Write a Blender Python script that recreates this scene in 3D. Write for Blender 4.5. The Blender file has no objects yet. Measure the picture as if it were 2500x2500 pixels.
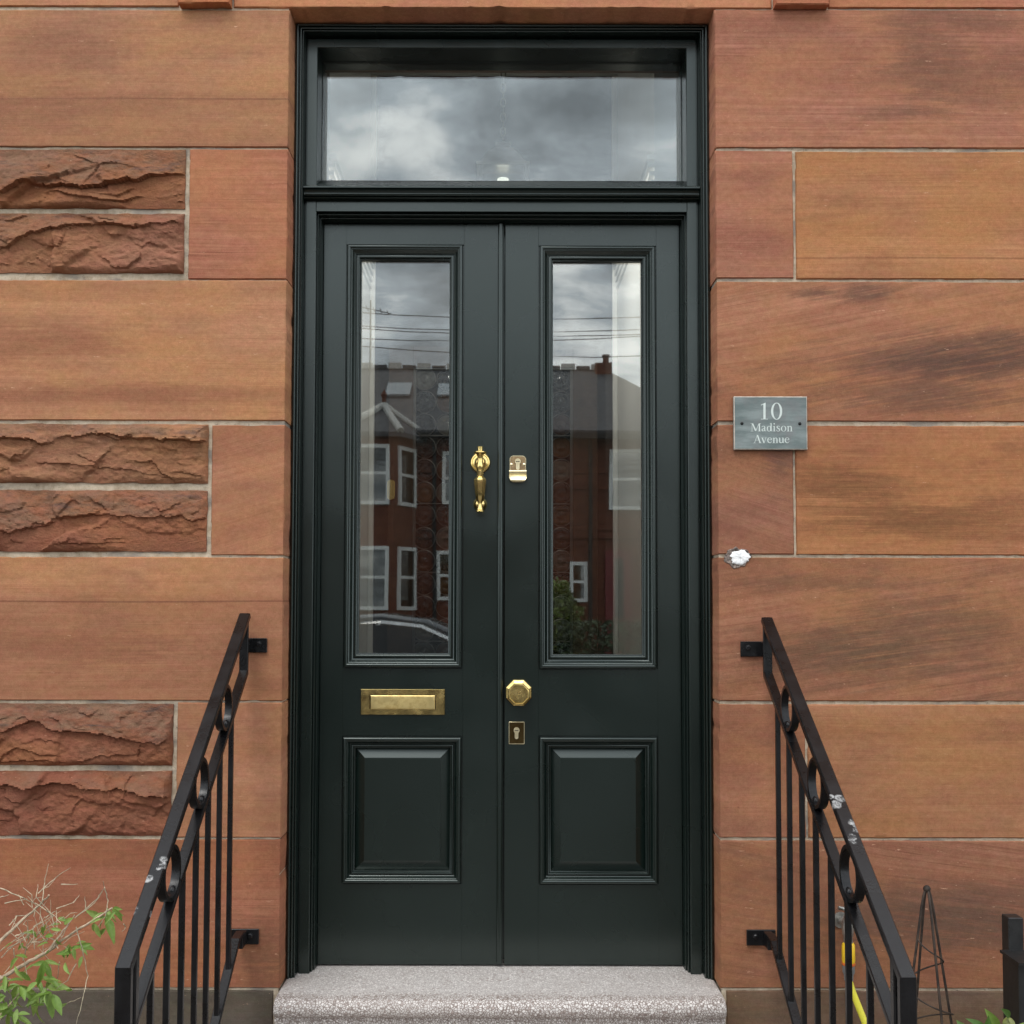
import bpy, math, random
import numpy as np
from mathutils import Matrix, Vector

random.seed(7)
R = math.radians
SC = bpy.context.scene
COL = SC.collection

# ------------------------------------------------------------------ camera
F_PX, U0, HZ = 2661.0, 1223.0, 1470.0          # focal length, vanishing point of the wall normals (2500 px frame)
PITCH, ROLL = R(2.5), R(0.12)
V0 = HZ - F_PX * math.tan(PITCH)
CAM_LOC = Vector((0.0, -3.3, 1.6))
CAM_ROT = (Matrix.Rotation(math.pi / 2 + PITCH, 3, 'X') @ Matrix.Rotation(ROLL, 3, 'Z'))
cam_data = bpy.data.cameras.new('camera')
cam = bpy.data.objects.new('camera', cam_data)
COL.objects.link(cam)
cam.matrix_world = Matrix.Translation(CAM_LOC) @ CAM_ROT.to_4x4()
cam_data.sensor_width = 36.0
cam_data.sensor_fit = 'HORIZONTAL'
cam_data.lens = 36.0 * F_PX / 2500.0
cam_data.shift_x = (1250 - U0) / 2500.0
cam_data.shift_y = (V0 - 1250) / 2500.0
cam_data.clip_start = 0.05
cam_data.clip_end = 2000
SC.camera = cam

# ------------------------------------------------------------------ sky, sun, exposure
SUN_EL, SUN_AZ = R(58), R(200)                  # azimuth clockwise from +Y: behind the viewer, slightly left
world = bpy.data.worlds.new('World')
SC.world = world
world.use_nodes = True
wn, wl = world.node_tree.nodes, world.node_tree.links
wn.clear()
w_out = wn.new('ShaderNodeOutputWorld')
w_bg = wn.new('ShaderNodeBackground')
w_bg.inputs['Strength'].default_value = 0.12
w_sky = wn.new('ShaderNodeTexSky')
w_sky.sky_type = 'NISHITA'
w_sky.sun_disc = False
w_sky.sun_elevation = SUN_EL
w_sky.sun_rotation = SUN_AZ
w_tc = wn.new('ShaderNodeTexCoord')
w_sep = wn.new('ShaderNodeSeparateXYZ')
wl.new(w_tc.outputs['Generated'], w_sep.inputs[0])
def wmath(op, a, b=None):
    n = wn.new('ShaderNodeMath'); n.operation = op
    for i, s in enumerate((a, b)):
        if s is None: continue
        if isinstance(s, (int, float)): n.inputs[i].default_value = s
        else: wl.new(s, n.inputs[i])
    return n.outputs[0]
w_z = wmath('ADD', wmath('MAXIMUM', w_sep.outputs['Z'], 0.0), 0.22)
w_cmb = wn.new('ShaderNodeCombineXYZ')
wl.new(wmath('DIVIDE', w_sep.outputs['X'], w_z), w_cmb.inputs[0])
wl.new(wmath('DIVIDE', w_sep.outputs['Y'], w_z), w_cmb.inputs[1])
w_n1 = wn.new('ShaderNodeTexNoise')
w_n1.inputs['Scale'].default_value = 3.6
w_n1.inputs['Detail'].default_value = 9
w_n1.inputs['Roughness'].default_value = 0.58
w_n1.inputs['Distortion'].default_value = 0.25
w_off = wn.new('ShaderNodeVectorMath'); w_off.operation = 'ADD'
w_off.inputs[1].default_value = (6.9, 7.7, 0.0)
wl.new(w_cmb.outputs[0], w_off.inputs[0])
wl.new(w_off.outputs[0], w_n1.inputs['Vector'])
w_ramp = wn.new('ShaderNodeValToRGB')
w_ramp.color_ramp.elements[0].position = 0.30
w_ramp.color_ramp.elements[0].color = (0.21, 0.225, 0.24, 1)
w_ramp.color_ramp.elements[1].position = 0.62
w_ramp.color_ramp.elements[1].color = (0.92, 0.92, 0.92, 1)
e = w_ramp.color_ramp.elements.new(0.50); e.color = (0.47, 0.505, 0.545, 1)
e = w_ramp.color_ramp.elements.new(0.41); e.color = (0.33, 0.355, 0.38, 1)
wl.new(w_n1.outputs[0], w_ramp.inputs[0])
w_sc = wn.new('ShaderNodeVectorMath'); w_sc.operation = 'SCALE'
w_sc.inputs['Scale'].default_value = 30.0
wl.new(w_ramp.outputs[0], w_sc.inputs[0])
w_mix = wn.new('ShaderNodeMixRGB')
w_mix.inputs[0].default_value = 0.88
wl.new(w_sky.outputs[0], w_mix.inputs[1])
wl.new(w_sc.outputs[0], w_mix.inputs[2])
wl.new(w_mix.outputs[0], w_bg.inputs['Color'])
wl.new(w_bg.outputs[0], w_out.inputs[0])

sun_data = bpy.data.lights.new('sun', 'SUN')
sun_data.energy = 1.5
sun_data.angle = R(18)
sun_data.color = (1.0, 0.97, 0.93)
sun = bpy.data.objects.new('sun', sun_data)
COL.objects.link(sun)
sd = Vector((math.sin(SUN_AZ) * math.cos(SUN_EL), math.cos(SUN_AZ) * math.cos(SUN_EL), math.sin(SUN_EL)))
sun.rotation_euler = sd.to_track_quat('Z', 'Y').to_euler()
sun.location = (-2, -8, 12)

SC.view_settings.view_transform = 'Standard'
SC.view_settings.look = 'None'
SC.view_settings.gamma = 1
SC.view_settings.use_curve_mapping = False
SC.view_settings.exposure = -0.12
SC.cycles.max_bounces = 8
SC.cycles.transparent_max_bounces = 16

# ------------------------------------------------------------------ helpers
def P(u, v, y):
    """Point of the plane at depth y that the camera sees at pixel (u, v) of the 2500 px frame."""
    d = CAM_ROT @ Vector(((u - U0) / F_PX, (V0 - v) / F_PX, -1.0))
    t = (y - CAM_LOC.y) / d.y
    return CAM_LOC + d * t
def PX(u, v, x):
    d = CAM_ROT @ Vector(((u - U0) / F_PX, (V0 - v) / F_PX, -1.0))
    return CAM_LOC + d * ((x - CAM_LOC.x) / d.x)
K = 2500 / 1932.0                                # measurements taken on the 1932 px view
def Q(u, v, y): return P(u * K, v * K, y)
def srgb(r, g, b):
    f = lambda c: (c / 255 / 12.92) if c / 255 <= 0.04045 else ((c / 255 + 0.055) / 1.055) ** 2.4
    return (f(r), f(g), f(b))

class MB:
    """Collects geometry; build() links it as one mesh object."""
    def __init__(s): s.v = []; s.f = []
    def add(s, verts, faces):
        o = len(s.v)
        s.v += [tuple(p) for p in verts]
        s.f += [tuple(i + o for i in f) for f in faces]
        return s
    def box(s, x0, x1, y0, y1, z0, z1, bev=0.0):
        if bev <= 0:
            v = [(x, y, z) for x in (x0, x1) for y in (y0, y1) for z in (z0, z1)]
            return s.add(v, [(0, 1, 3, 2), (4, 6, 7, 5), (0, 4, 5, 1), (2, 3, 7, 6), (0, 2, 6, 4), (1, 5, 7, 3)])
        b = min(bev, (x1 - x0) / 2.01, (y1 - y0) / 2.01, (z1 - z0) / 2.01)
        # chamfered box: every corner becomes three vertices
        v = []; idx = {}
        for i, x in enumerate((x0, x1)):
            for j, y in enumerate((y0, y1)):
                for k, z in enumerate((z0, z1)):
                    ix, iy, iz = (x + b if i == 0 else x - b), (y + b if j == 0 else y - b), (z + b if k == 0 else z - b)
                    idx[i, j, k] = len(v); v += [(x, iy, iz), (ix, y, iz), (ix, iy, z)]
        g = lambda i, j, k, a: idx[i, j, k] + a
        f = []
        f.append((g(0,0,0,0), g(0,0,1,0), g(0,1,1,0), g(0,1,0,0))); f.append((g(1,0,0,0), g(1,1,0,0), g(1,1,1,0), g(1,0,1,0)))
        f.append((g(0,0,0,1), g(1,0,0,1), g(1,0,1,1), g(0,0,1,1))); f.append((g(0,1,0,1), g(0,1,1,1), g(1,1,1,1), g(1,1,0,1)))
        f.append((g(0,0,0,2), g(0,1,0,2), g(1,1,0,2), g(1,0,0,2))); f.append((g(0,0,1,2), g(1,0,1,2), g(1,1,1,2), g(0,1,1,2)))
        for i in (0, 1):
            for j in (0, 1):
                q = (g(i,j,0,0), g(i,j,0,1), g(i,j,1,1), g(i,j,1,0)); f.append(q if (i + j) % 2 else q[::-1])
        for i in (0, 1):
            for k in (0, 1):
                q = (g(i,0,k,0), g(i,0,k,2), g(i,1,k,2), g(i,1,k,0)); f.append(q[::-1] if (i + k) % 2 else q)
        for j in (0, 1):
            for k in (0, 1):
                q = (g(0,j,k,1), g(0,j,k,2), g(1,j,k,2), g(1,j,k,1)); f.append(q if (j + k) % 2 else q[::-1])
        for i in (0, 1):
            for j in (0, 1):
                for k in (0, 1):
                    q = (g(i,j,k,0), g(i,j,k,1), g(i,j,k,2)); f.append(q if (i + j + k) % 2 else q[::-1])
        return s.add(v, f)
    def loop_strip(s, rings, closed=True, cap0=False, cap1=False):
        n = len(rings[0]); v = [p for r in rings for p in r]; f = []
        m = n if closed else n - 1
        for a in range(len(rings) - 1):
            for i in range(m):
                j = (i + 1) % n
                f.append((a * n + i, a * n + j, (a + 1) * n + j, (a + 1) * n + i))
        if cap0: f.append(tuple(range(n - 1, -1, -1)))
        if cap1: f.append(tuple((len(rings) - 1) * n + i for i in range(n)))
        return s.add(v, f)
    def prism(s, poly, axis, a, b):
        """poly: 2-D points; axis 'x': (y,z), 'y': (x,z), 'z': (x,y); extruded from a to b."""
        def mk(p, t): return {'x': (t, p[0], p[1]), 'y': (p[0], t, p[1]), 'z': (p[0], p[1], t)}[axis]
        return s.loop_strip([[mk(p, a) for p in poly], [mk(p, b) for p in poly]], True, True, True)
    def lathe(s, prof, c, axis='y', n=32, ph=0.0, cap=True):
        """prof: (radius, distance along the axis)."""
        rings = []
        for r, h in prof:
            ring = []
            for i in range(n):
                a = ph + 2 * math.pi * i / n
                p, q = r * math.cos(a), r * math.sin(a)
                ring.append({'y': (c[0] + p, c[1] + h, c[2] + q), 'z': (c[0] + p, c[1] + q, c[2] + h),
                             'x': (c[0] + h, c[1] + p, c[2] + q)}[axis])
            rings.append(ring)
        return s.loop_strip(rings, True, cap, cap)
    def tube(s, pts, r, n=8, cap=True, flat=None):
        """round (or flat=(w,h) rectangular) bar along pts; r may be a list."""
        pts = [Vector(p) for p in pts]; rings = []
        up0 = Vector((1, 0, 0))
        for i, p in enumerate(pts):
            t = (pts[min(i + 1, len(pts) - 1)] - pts[max(i - 1, 0)]).normalized()
            side = up0 - t * up0.dot(t)
            if side.length < 1e-3: side = Vector((0, 0, 1)) - t * t.z
            side.normalize(); nrm = t.cross(side)
            k = 1.0
            if 0 < i < len(pts) - 1:
                d0 = (pts[i] - pts[i - 1]).normalized(); k = 1 / max(0.5, abs(d0.dot(t)))
            if flat:
                w, h = flat[0] / 2, flat[1] / 2; c = min(w, h) * 0.28
                cs = [(w - c, -h), (w, -h + c), (w, h - c), (w - c, h), (-w + c, h), (-w, h - c), (-w, -h + c), (-w + c, -h)]
                rings.append([p + side * a + nrm * (b * k) for a, b in cs])
            else:
                rr = r[i] if isinstance(r, (list, tuple)) else r
                rings.append([p + (side * math.cos(2 * math.pi * j / n) + nrm * math.sin(2 * math.pi * j / n) * k) * rr for j in range(n)])
        return s.loop_strip(rings, True, cap, cap)
    def frame(s, xl, xr, zb, zt, prof, closed=True, ztk=1.0):
        """mitred sweep of profile points (inset t, depth y) round a rectangle; open: no bottom side."""
        rings = []
        for t, y in prof:
            if closed: rings.append([(xl + t, y, zb + t * ztk), (xl + t, y, zt - t * ztk), (xr - t, y, zt - t * ztk), (xr - t, y, zb + t * ztk)])
            else: rings.append([(xl + t, y, zb), (xl + t, y, zt - t * ztk), (xr - t, y, zt - t * ztk), (xr - t, y, zb)])
        return s.loop_strip(rings, closed)
    def build(s, name, mat=None, parent=None, smooth=None, loc=None):
        me = bpy.data.meshes.new(name)
        v = s.v
        if loc is not None: v = [(a - loc[0], b - loc[1], c - loc[2]) for a, b, c in v]
        me.from_pydata(v, [], s.f); me.update()
        fix_normals(me)
        if smooth is not None:
            me.polygons.foreach_set('use_smooth', [True] * len(me.polygons))
            me.set_sharp_from_angle(angle=R(smooth))
        if mat: me.materials.append(mat)
        o = bpy.data.objects.new(name, me); COL.objects.link(o)
        if loc is not None: o.location = loc
        if parent is not None:
            o.parent = parent
            o.matrix_parent_inverse = parent_inv(parent)
        return o

import bmesh
def fix_normals(me):
    bm = bmesh.new(); bm.from_mesh(me)
    bmesh.ops.recalc_face_normals(bm, faces=bm.faces)
    bm.to_mesh(me); bm.free()
def parent_inv(p):
    # a part's own matrix is the identity, so only a top-level parent needs undoing
    if p.parent is not None: return Matrix.Identity(4)
    return (Matrix.Translation(p.location) @ p.rotation_euler.to_matrix().to_4x4()).inverted()
def tag(o, label=None, cat=None, group=None, kind=None):
    if label: o['label'] = label
    if cat: o['category'] = cat
    if group: o['group'] = group
    if kind: o['kind'] = kind
    return o
def thing(name, loc, label, cat, group=None):
    o = bpy.data.objects.new(name, None); COL.objects.link(o); o.location = loc
    o.empty_display_size = 0.05
    return tag(o, label, cat, group)

def _h(i, j, s):
    a = np.sin(i * 127.1 + j * 311.7 + s * 74.7) * 43758.5453
    return a - np.floor(a)
def vnoise(x, z, s=0):
    x = np.asarray(x, float); z = np.asarray(z, float)
    i, j = np.floor(x), np.floor(z); fx, fz = x - i, z - j
    fx = fx * fx * (3 - 2 * fx); fz = fz * fz * (3 - 2 * fz)
    return (_h(i, j, s) * (1 - fx) + _h(i + 1, j, s) * fx) * (1 - fz) + (_h(i, j + 1, s) * (1 - fx) + _h(i + 1, j + 1, s) * fx) * fz
def fbm(x, z, s=0, o=4):
    t = 0; a = 0.5; k = 1
    for q in range(o):
        t = t + a * (vnoise(x * k, z * k, s + q * 3.1) - 0.5); a *= 0.5; k *= 2.03
    return t

# ------------------------------------------------------------------ materials
class NT:
    def __init__(s, name):
        s.m = bpy.data.materials.new(name); s.m.use_nodes = True
        s.t = s.m.node_tree; s.t.nodes.clear()
        s.out = s.t.nodes.new('ShaderNodeOutputMaterial')
    def n(s, typ, **kw):
        n = s.t.nodes.new(typ)
        for k, v in kw.items(): setattr(n, k, v)
        return n
    def l(s, a, b): s.t.links.new(a, b)
    def set(s, sock, val):
        if isinstance(val, bpy.types.NodeSocket): s.l(val, sock)
        elif val is not None:
            if isinstance(val, (tuple, list)) and len(val) == 3 and sock.type == 'RGBA': val = (*val, 1)
            sock.default_value = val
    def pos(s): return s.n('ShaderNodeNewGeometry').outputs['Position']
    def map(s, vec, loc=(0, 0, 0), rot=(0, 0, 0), scale=(1, 1, 1)):
        a = s.n('ShaderNodeMapping'); s.l(vec, a.inputs[0])
        a.inputs['Location'].default_value = loc; a.inputs['Rotation'].default_value = rot; a.inputs['Scale'].default_value = scale
        return a.outputs[0]
    def noise(s, vec, scale, detail=4, rough=0.5, dist=0.0):
        a = s.n('ShaderNodeTexNoise'); s.l(vec, a.inputs['Vector'])
        a.inputs['Scale'].default_value = scale; a.inputs['Detail'].default_value = detail
        a.inputs['Roughness'].default_value = rough; a.inputs['Distortion'].default_value = dist
        return a.outputs[0]
    def ramp(s, fac, p0, p1, c0=0.0, c1=1.0):
        a = s.n('ShaderNodeMapRange'); a.clamp = True; a.interpolation_type = 'SMOOTHSTEP'
        s.l(fac, a.inputs[0]); a.inputs[1].default_value = p0; a.inputs[2].default_value = p1
        a.inputs[3].default_value = c0; a.inputs[4].default_value = c1
        return a.outputs[0]
    def math(s, op, a, b=None):
        n = s.n('ShaderNodeMath', operation=op); s.set(n.inputs[0], a)
        if b is not None: s.set(n.inputs[1], b)
        return n.outputs[0]
    def mix(s, fac, a, b, blend='MIX'):
        n = s.n('ShaderNodeMixRGB', blend_type=blend); s.set(n.inputs[0], fac); s.set(n.inputs[1], a); s.set(n.inputs[2], b)
        return n.outputs[0]
    def bump(s, h, strength=0.3, dist=0.01, nrm=None):
        b = s.n('ShaderNodeBump'); b.inputs['Strength'].default_value = strength; b.inputs['Distance'].default_value = dist
        s.l(h, b.inputs['Height'])
        if nrm is not None: s.l(nrm, b.inputs['Normal'])
        return b.outputs[0]
    def bsdf(s, color, rough=0.5, metal=0.0, nrm=None, spec=0.5, coat=0.0, **kw):
        p = s.n('ShaderNodeBsdfPrincipled')
        s.set(p.inputs['Base Color'], color); s.set(p.inputs['Roughness'], rough); s.set(p.inputs['Metallic'], metal)
        s.set(p.inputs['Specular IOR Level'], spec); s.set(p.inputs['Coat Weight'], coat)
        if nrm is not None: s.l(nrm, p.inputs['Normal'])
        for k, v in kw.items(): s.set(p.inputs[k.replace('_', ' ')], v)
        s.l(p.outputs[0], s.out.inputs[0])
        return s.m

def mat_plain(name, col, rough=0.6, metal=0.0, var=0.12, scale=20, bump=0.0, spec=0.5):
    t = NT(name); p = t.pos()
    n = t.noise(p, scale, 5, 0.6)
    c = t.mix(t.ramp(n, 0.3, 0.7), tuple(x * (1 - var) for x in col), tuple(min(1, x * (1 + var)) for x in col))
    nr = t.bump(n, bump, 0.004) if bump else None
    return t.bsdf(c, rough, metal, nr, spec)

DESAT = 0.10
def sandstone(name, base, seed, streak=0.5, tilt=0.0, stain=0.0, stain_col=(70, 52, 45), stain_at=None, lam=38.0, rock=False, dirt=None, beds=()):
    """red sandstone: bedding laminae, mineral stains, grain and pale scratches."""
    t = NT(name); p = t.pos()
    r = random.Random(seed)
    off = (r.uniform(-40, 40), r.uniform(-40, 40), r.uniform(-40, 40))
    b = srgb(*base)
    lum = 0.3 * b[0] + 0.6 * b[1] + 0.1 * b[2]
    b = tuple(x + (lum - x) * DESAT for x in b)
    sh = lambda *k: tuple(x * y for x, y in zip(b, k))
    warp = t.noise(t.map(p, off, scale=(0.5, 0.5, 1.0)), 1.1, 2, 0.5)
    q = t.map(p, (0, 0, 0), (0, R(tilt), 0))
    wq = t.n('ShaderNodeVectorMath', operation='MULTIPLY_ADD')
    t.l(warp, wq.inputs[0]); wq.inputs[1].default_value = (0, 0, 0.05 if tilt == 0 else 0.12); t.l(q, wq.inputs[2])
    q = wq.outputs[0]
    fine = t.noise(t.map(q, off, scale=(0.55, 0.55, lam)), 2.6, 7, 0.68)
    broad = t.noise(t.map(q, off, scale=(0.35, 0.35, 5.0)), 1.5, 5, 0.6)
    hair = t.noise(t.map(q, off[::-1], scale=(0.9, 0.9, 120.0)), 1.7, 4, 0.75)
    gate = t.noise(t.map(p, off[::-1], scale=(0.8, 0.8, 3.0)), 2.2, 4, 0.6)
    c = t.mix(t.ramp(broad, 0.28, 0.72), sh(0.76, 0.71, 0.68), sh(1.16, 1.20, 1.20))
    c = t.mix(t.ramp(fine, 0.40, 0.62, 0.0, 0.60 * streak), c, sh(0.70, 0.60, 0.58))
    c = t.mix(t.math('MULTIPLY', t.ramp(hair, 0.56, 0.66), t.ramp(gate, 0.38, 0.62, 0.15, 0.85 * streak)), c, sh(0.50, 0.42, 0.40))
    c = t.mix(t.math('MULTIPLY', t.ramp(hair, 0.30, 0.42, 1.0, 0.0), 0.35 * streak), c, sh(1.30, 1.34, 1.36))
    # soft cloudy change of hue: pinker and yellower zones, smoky patches
    cl = t.noise(t.map(p, off, scale=(1.0, 1.0, 1.8)), 2.4, 5, 0.6)
    c = t.mix(t.ramp(cl, 0.36, 0.66, 0.0, 0.7), c, sh(1.05, 1.06, 0.80))
    sm = t.noise(t.map(q, off[::-1], scale=(0.9, 0.9, 2.6)), 3.4, 6, 0.62)
    c = t.mix(t.ramp(sm, 0.50, 0.72, 0.0, 0.55), c, sh(0.62, 0.60, 0.60))
    for (zb, dark) in beds:                      # single bedding planes that run right through the block
        wz = t.n('ShaderNodeSeparateXYZ'); t.l(p, wz.inputs[0])
        zz_ = t.math('ADD', t.math('SUBTRACT', wz.outputs['Z'], zb), t.math('MULTIPLY', t.math('SUBTRACT', warp, 0.5), 0.03))
        c = t.mix(t.math('MULTIPLY', t.ramp(t.math('ABSOLUTE', zz_), 0.0012, 0.0035, 1.0, 0.0), dark), c, sh(0.45, 0.40, 0.40))
        c = t.mix(t.ramp(zz_, 0.0, 0.035, dark * 0.45, 0.0) if dark > 0 else 0.0, c, sh(0.62, 0.56, 0.55)) if dark > 0.6 else c
    if stain > 0:
        sn = t.noise(t.map(q, off, scale=(0.9, 0.9, 4.5)), 2.1, 8, 0.66)
        sf = t.noise(t.map(q, off[::-1], scale=(1.2, 1.2, 26.0)), 2.4, 6, 0.7)
        f = t.ramp(sn, 0.52, 0.74, 0.0, stain)
        for (cx, cz, rx, rz, k) in (stain_at or ()):
            d = t.n('ShaderNodeVectorMath', operation='LENGTH')
            t.l(t.map(p, (-cx / rx, 0, -cz / rz), scale=(1 / rx, 0, 1 / rz)), d.inputs[0])
            nz_ = t.math('ADD', t.math('MULTIPLY', t.math('SUBTRACT', sn, 0.5), 3.8), t.math('MULTIPLY', t.math('SUBTRACT', sf, 0.5), 4.6))
            f = t.math('MAXIMUM', f, t.ramp(t.math('ADD', d.outputs['Value'], nz_), 0.25, 1.75, min(1.0, k * 1.15), 0.0))
        f = t.math('MULTIPLY', f, t.ramp(sf, 0.34, 0.58, 0.50, 1.0))
        c = t.mix(f, c, srgb(*stain_col))
    if rock:
        at_ = t.n('ShaderNodeAttribute'); at_.attribute_name = 'crust'
        dn = t.noise(t.map(p, off, scale=(1.5, 1.5, 4.0)), 6, 7, 0.68)
        m = t.math('MULTIPLY', at_.outputs['Fac'], t.ramp(dn, 0.36, 0.62))
        c = t.mix(t.math('MULTIPLY', m, dirt), c, srgb(128, 98, 80))
        c = t.mix(t.math('MULTIPLY', t.math('MULTIPLY', at_.outputs['Fac'], t.ramp(t.noise(t.map(p, off[::-1], scale=(1, 1, 3.5)), 9, 6, 0.65), 0.54, 0.70, 0.0, 0.8)), dirt), c, srgb(82, 70, 68))
    grain = t.noise(p, 330, 3, 0.75)
    speck = t.noise(p, 95, 4, 0.7)
    c = t.mix(1.0, c, t.mix(t.ramp(grain, 0.28, 0.72), (0.88, 0.87, 0.86), (1.10, 1.10, 1.10)), 'MULTIPLY')
    c = t.mix(1.0, c, t.mix(t.ramp(speck, 0.25, 0.75), (0.93, 0.92, 0.91), (1.06, 1.06, 1.06)), 'MULTIPLY')
    mot = t.noise(t.map(p, off, scale=(1, 1, 1.5)), 46, 5, 0.7)
    c = t.mix(1.0, c, t.mix(t.ramp(mot, 0.30, 0.70), (0.91, 0.89, 0.86), (1.08, 1.09, 1.10)), 'MULTIPLY')
    hue = t.noise(t.map(p, off[::-1], scale=(1, 1, 2.0)), 21, 5, 0.65)
    c = t.mix(1.0, c, t.mix(t.ramp(hue, 0.36, 0.64), (1.02, 0.975, 0.97), (0.98, 1.03, 0.97)), 'MULTIPLY')
    pit = t.noise(t.map(p, off, scale=(1, 1, 2.2)), 60, 3, 0.6)
    c = t.mix(t.ramp(pit, 0.72, 0.78, 0.0, 0.7), c, sh(0.40, 0.34, 0.32))
    # small pale scuffs and scratches
    sc = t.noise(t.map(p, off, (0, R(r.uniform(-60, 60)), 0), (1, 1, 4.5)), 24, 4, 0.75)
    c = t.mix(t.ramp(sc, 0.665, 0.72, 0.0, 0.6), c, srgb(216, 172, 142))
    h = t.math('ADD', t.math('MULTIPLY', fine, 0.5), t.math('ADD', t.math('MULTIPLY', speck, 0.35), t.math('MULTIPLY', hair, 0.45)))
    if rock:
        r1 = t.noise(t.map(p, off, scale=(1, 1, 1.7)), 42, 8, 0.72)
        nr = t.bump(t.math('ADD', t.math('MULTIPLY', speck, 0.35), r1), 0.9, 0.009)
    else:
        nr = t.bump(h, 0.6, 0.0024)
    return t.bsdf(c, 0.88, 0.0, nr, 0.22)

def make_paint(name, rot):
    t = NT(name); p = t.pos()
    brush = t.noise(t.map(p, scale=(230, 60, 5) if rot == 'v' else (5, 60, 230)), 1.0, 4, 0.6)
    lump = t.noise(p, 9, 3, 0.5)
    dust = t.noise(p, 5, 6, 0.65)
    c = t.mix(t.ramp(dust, 0.35, 0.75), (0.0028, 0.0072, 0.0056), (0.0038, 0.0088, 0.0070))
    scr = t.noise(t.map(p, (3, 1, 7), (0, R(-62), 0), (1, 1, 14)), 9, 5, 0.8)
    c = t.mix(t.ramp(scr, 0.735, 0.775, 0.0, 0.5), c, (0.045, 0.055, 0.052))
    ru = t.ramp(t.noise(p, 3, 3, 0.5), 0.3, 0.7, 0.24, 0.31)
    h = t.math('ADD', t.math('MULTIPLY', brush, 0.5), t.math('MULTIPLY', lump, 0.5))
    return t.bsdf(c, ru, 0.0, t.bump(h, 0.08, 0.002), 0.8, Specular_Tint=(0.90, 1.0, 0.96))
PAINT_V = make_paint('green_paint_vertical_brush', 'v')
PAINT_H = make_paint('green_paint_horizontal_brush', 'h')

def make_glass(name, ior, tint, wave, wscale):
    t = NT(name); p = t.pos()
    h = t.noise(p, wscale, 2, 0.4)
    nr = t.bump(h, wave, 0.004)
    fr = t.n('ShaderNodeFresnel'); fr.inputs['IOR'].default_value = ior; t.l(nr, fr.inputs['Normal'])
    tr = t.n('ShaderNodeBsdfTransparent'); tr.inputs[0].default_value = (*tint, 1)
    gl = t.n('ShaderNodeBsdfGlossy'); gl.inputs['Roughness'].default_value = 0.012; gl.inputs['Color'].default_value = (0.97, 1.0, 0.99, 1)
    t.l(nr, gl.inputs['Normal'])
    mx = t.n('ShaderNodeMixShader'); t.l(fr.outputs[0], mx.inputs[0]); t.l(tr.outputs[0], mx.inputs[1]); t.l(gl.outputs[0], mx.inputs[2])
    t.l(mx.outputs[0], t.out.inputs[0])
    return t.m
GLASS = make_glass('door_glass', 2.05, (0.93, 0.96, 0.95), 0.05, 2.6)
HOUSE_GLASS = make_glass('house_window_glass', 2.2, (0.25, 0.28, 0.29), 0.02, 1.0)

def make_brass(name, col, rough, stain):
    t = NT(name); p = t.pos()
    n = t.noise(p, 60, 5, 0.65)
    c = t.mix(t.ramp(n, 0.45, 0.72, 0.0, stain), col, tuple(x * k for x, k in zip(col, (0.62, 0.50, 0.32))))
    ru = t.ramp(t.noise(p, 25, 5, 0.6), 0.3, 0.75, rough, rough + 0.14)
    return t.bsdf(c, ru, 1.0, t.bump(t.noise(p, 300, 3, 0.6), 0.06, 0.001))
BRASS = make_brass('polished_brass', (0.86, 0.66, 0.26), 0.16, 0.45)
BRASS_BRUSHED = make_brass('brushed_brass', (0.86, 0.68, 0.30), 0.34, 0.5)
BRASS_PALE = make_brass('pale_brass', (0.90, 0.80, 0.52), 0.28, 0.3)
BRASS_DARK = make_brass('dark_brass_plate', (0.11, 0.075, 0.03), 0.25, 0.5)

def make_iron():
    t = NT('black_iron_paint'); p = t.pos()
    n = t.noise(p, 130, 5, 0.6); n2 = t.noise(p, 12, 5, 0.6)
    c = t.mix(t.ramp(n2, 0.35, 0.7), (0.003, 0.003, 0.0034), (0.007, 0.007, 0.008))
    # pale scuffs where the paint is knocked off
    f = None
    for (pt, rad) in SCUFFS:
        d = t.n('ShaderNodeVectorMath', operation='DISTANCE'); t.l(p, d.inputs[0]); d.inputs[1].default_value = pt
        m = t.ramp(d.outputs['Value'], rad * 0.35, rad, 1.0, 0.0)
        f = m if f is None else t.math('MAXIMUM', f, m)
    ch = t.noise(t.map(p, rot=(R(35), 0, 0), scale=(0.8, 0.22, 1.5)), 80, 9, 0.85)
    k = t.ramp(t.math('MULTIPLY', f, ch), 0.41, 0.58, 0.0, 0.75)
    c = t.mix(k, c, (0.50, 0.50, 0.49))
    ru = t.math('ADD', t.ramp(n2, 0.3, 0.7, 0.24, 0.36), t.math('MULTIPLY', k, 0.35))
    return t.bsdf(c, ru, 0.0, t.bump(t.math('ADD', n, n2), 0.22, 0.002), 0.42)
RAIL_LX, RAIL_RX = -0.765, 0.795
SCUFFS = [(tuple(PX(*a, x)), r) for a, x, r in (
    ((383, 2122), RAIL_LX, 0.036), ((365, 2150), RAIL_LX, 0.034), ((352, 2225), RAIL_LX, 0.036), ((346, 2305), RAIL_LX, 0.016),
    ((2004, 1880), RAIL_RX, 0.030), ((2052, 1965), RAIL_RX, 0.040), ((2070, 2000), RAIL_RX, 0.045), ((2095, 2060), RAIL_RX, 0.040),
    ((2112, 2100), RAIL_RX, 0.024), ((1930, 2145), RAIL_RX, 0.018), ((1926, 2205), RAIL_RX, 0.012), ((2150, 2190), RAIL_RX, 0.018))]
_sr = random.Random(12); _sub = []
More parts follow.
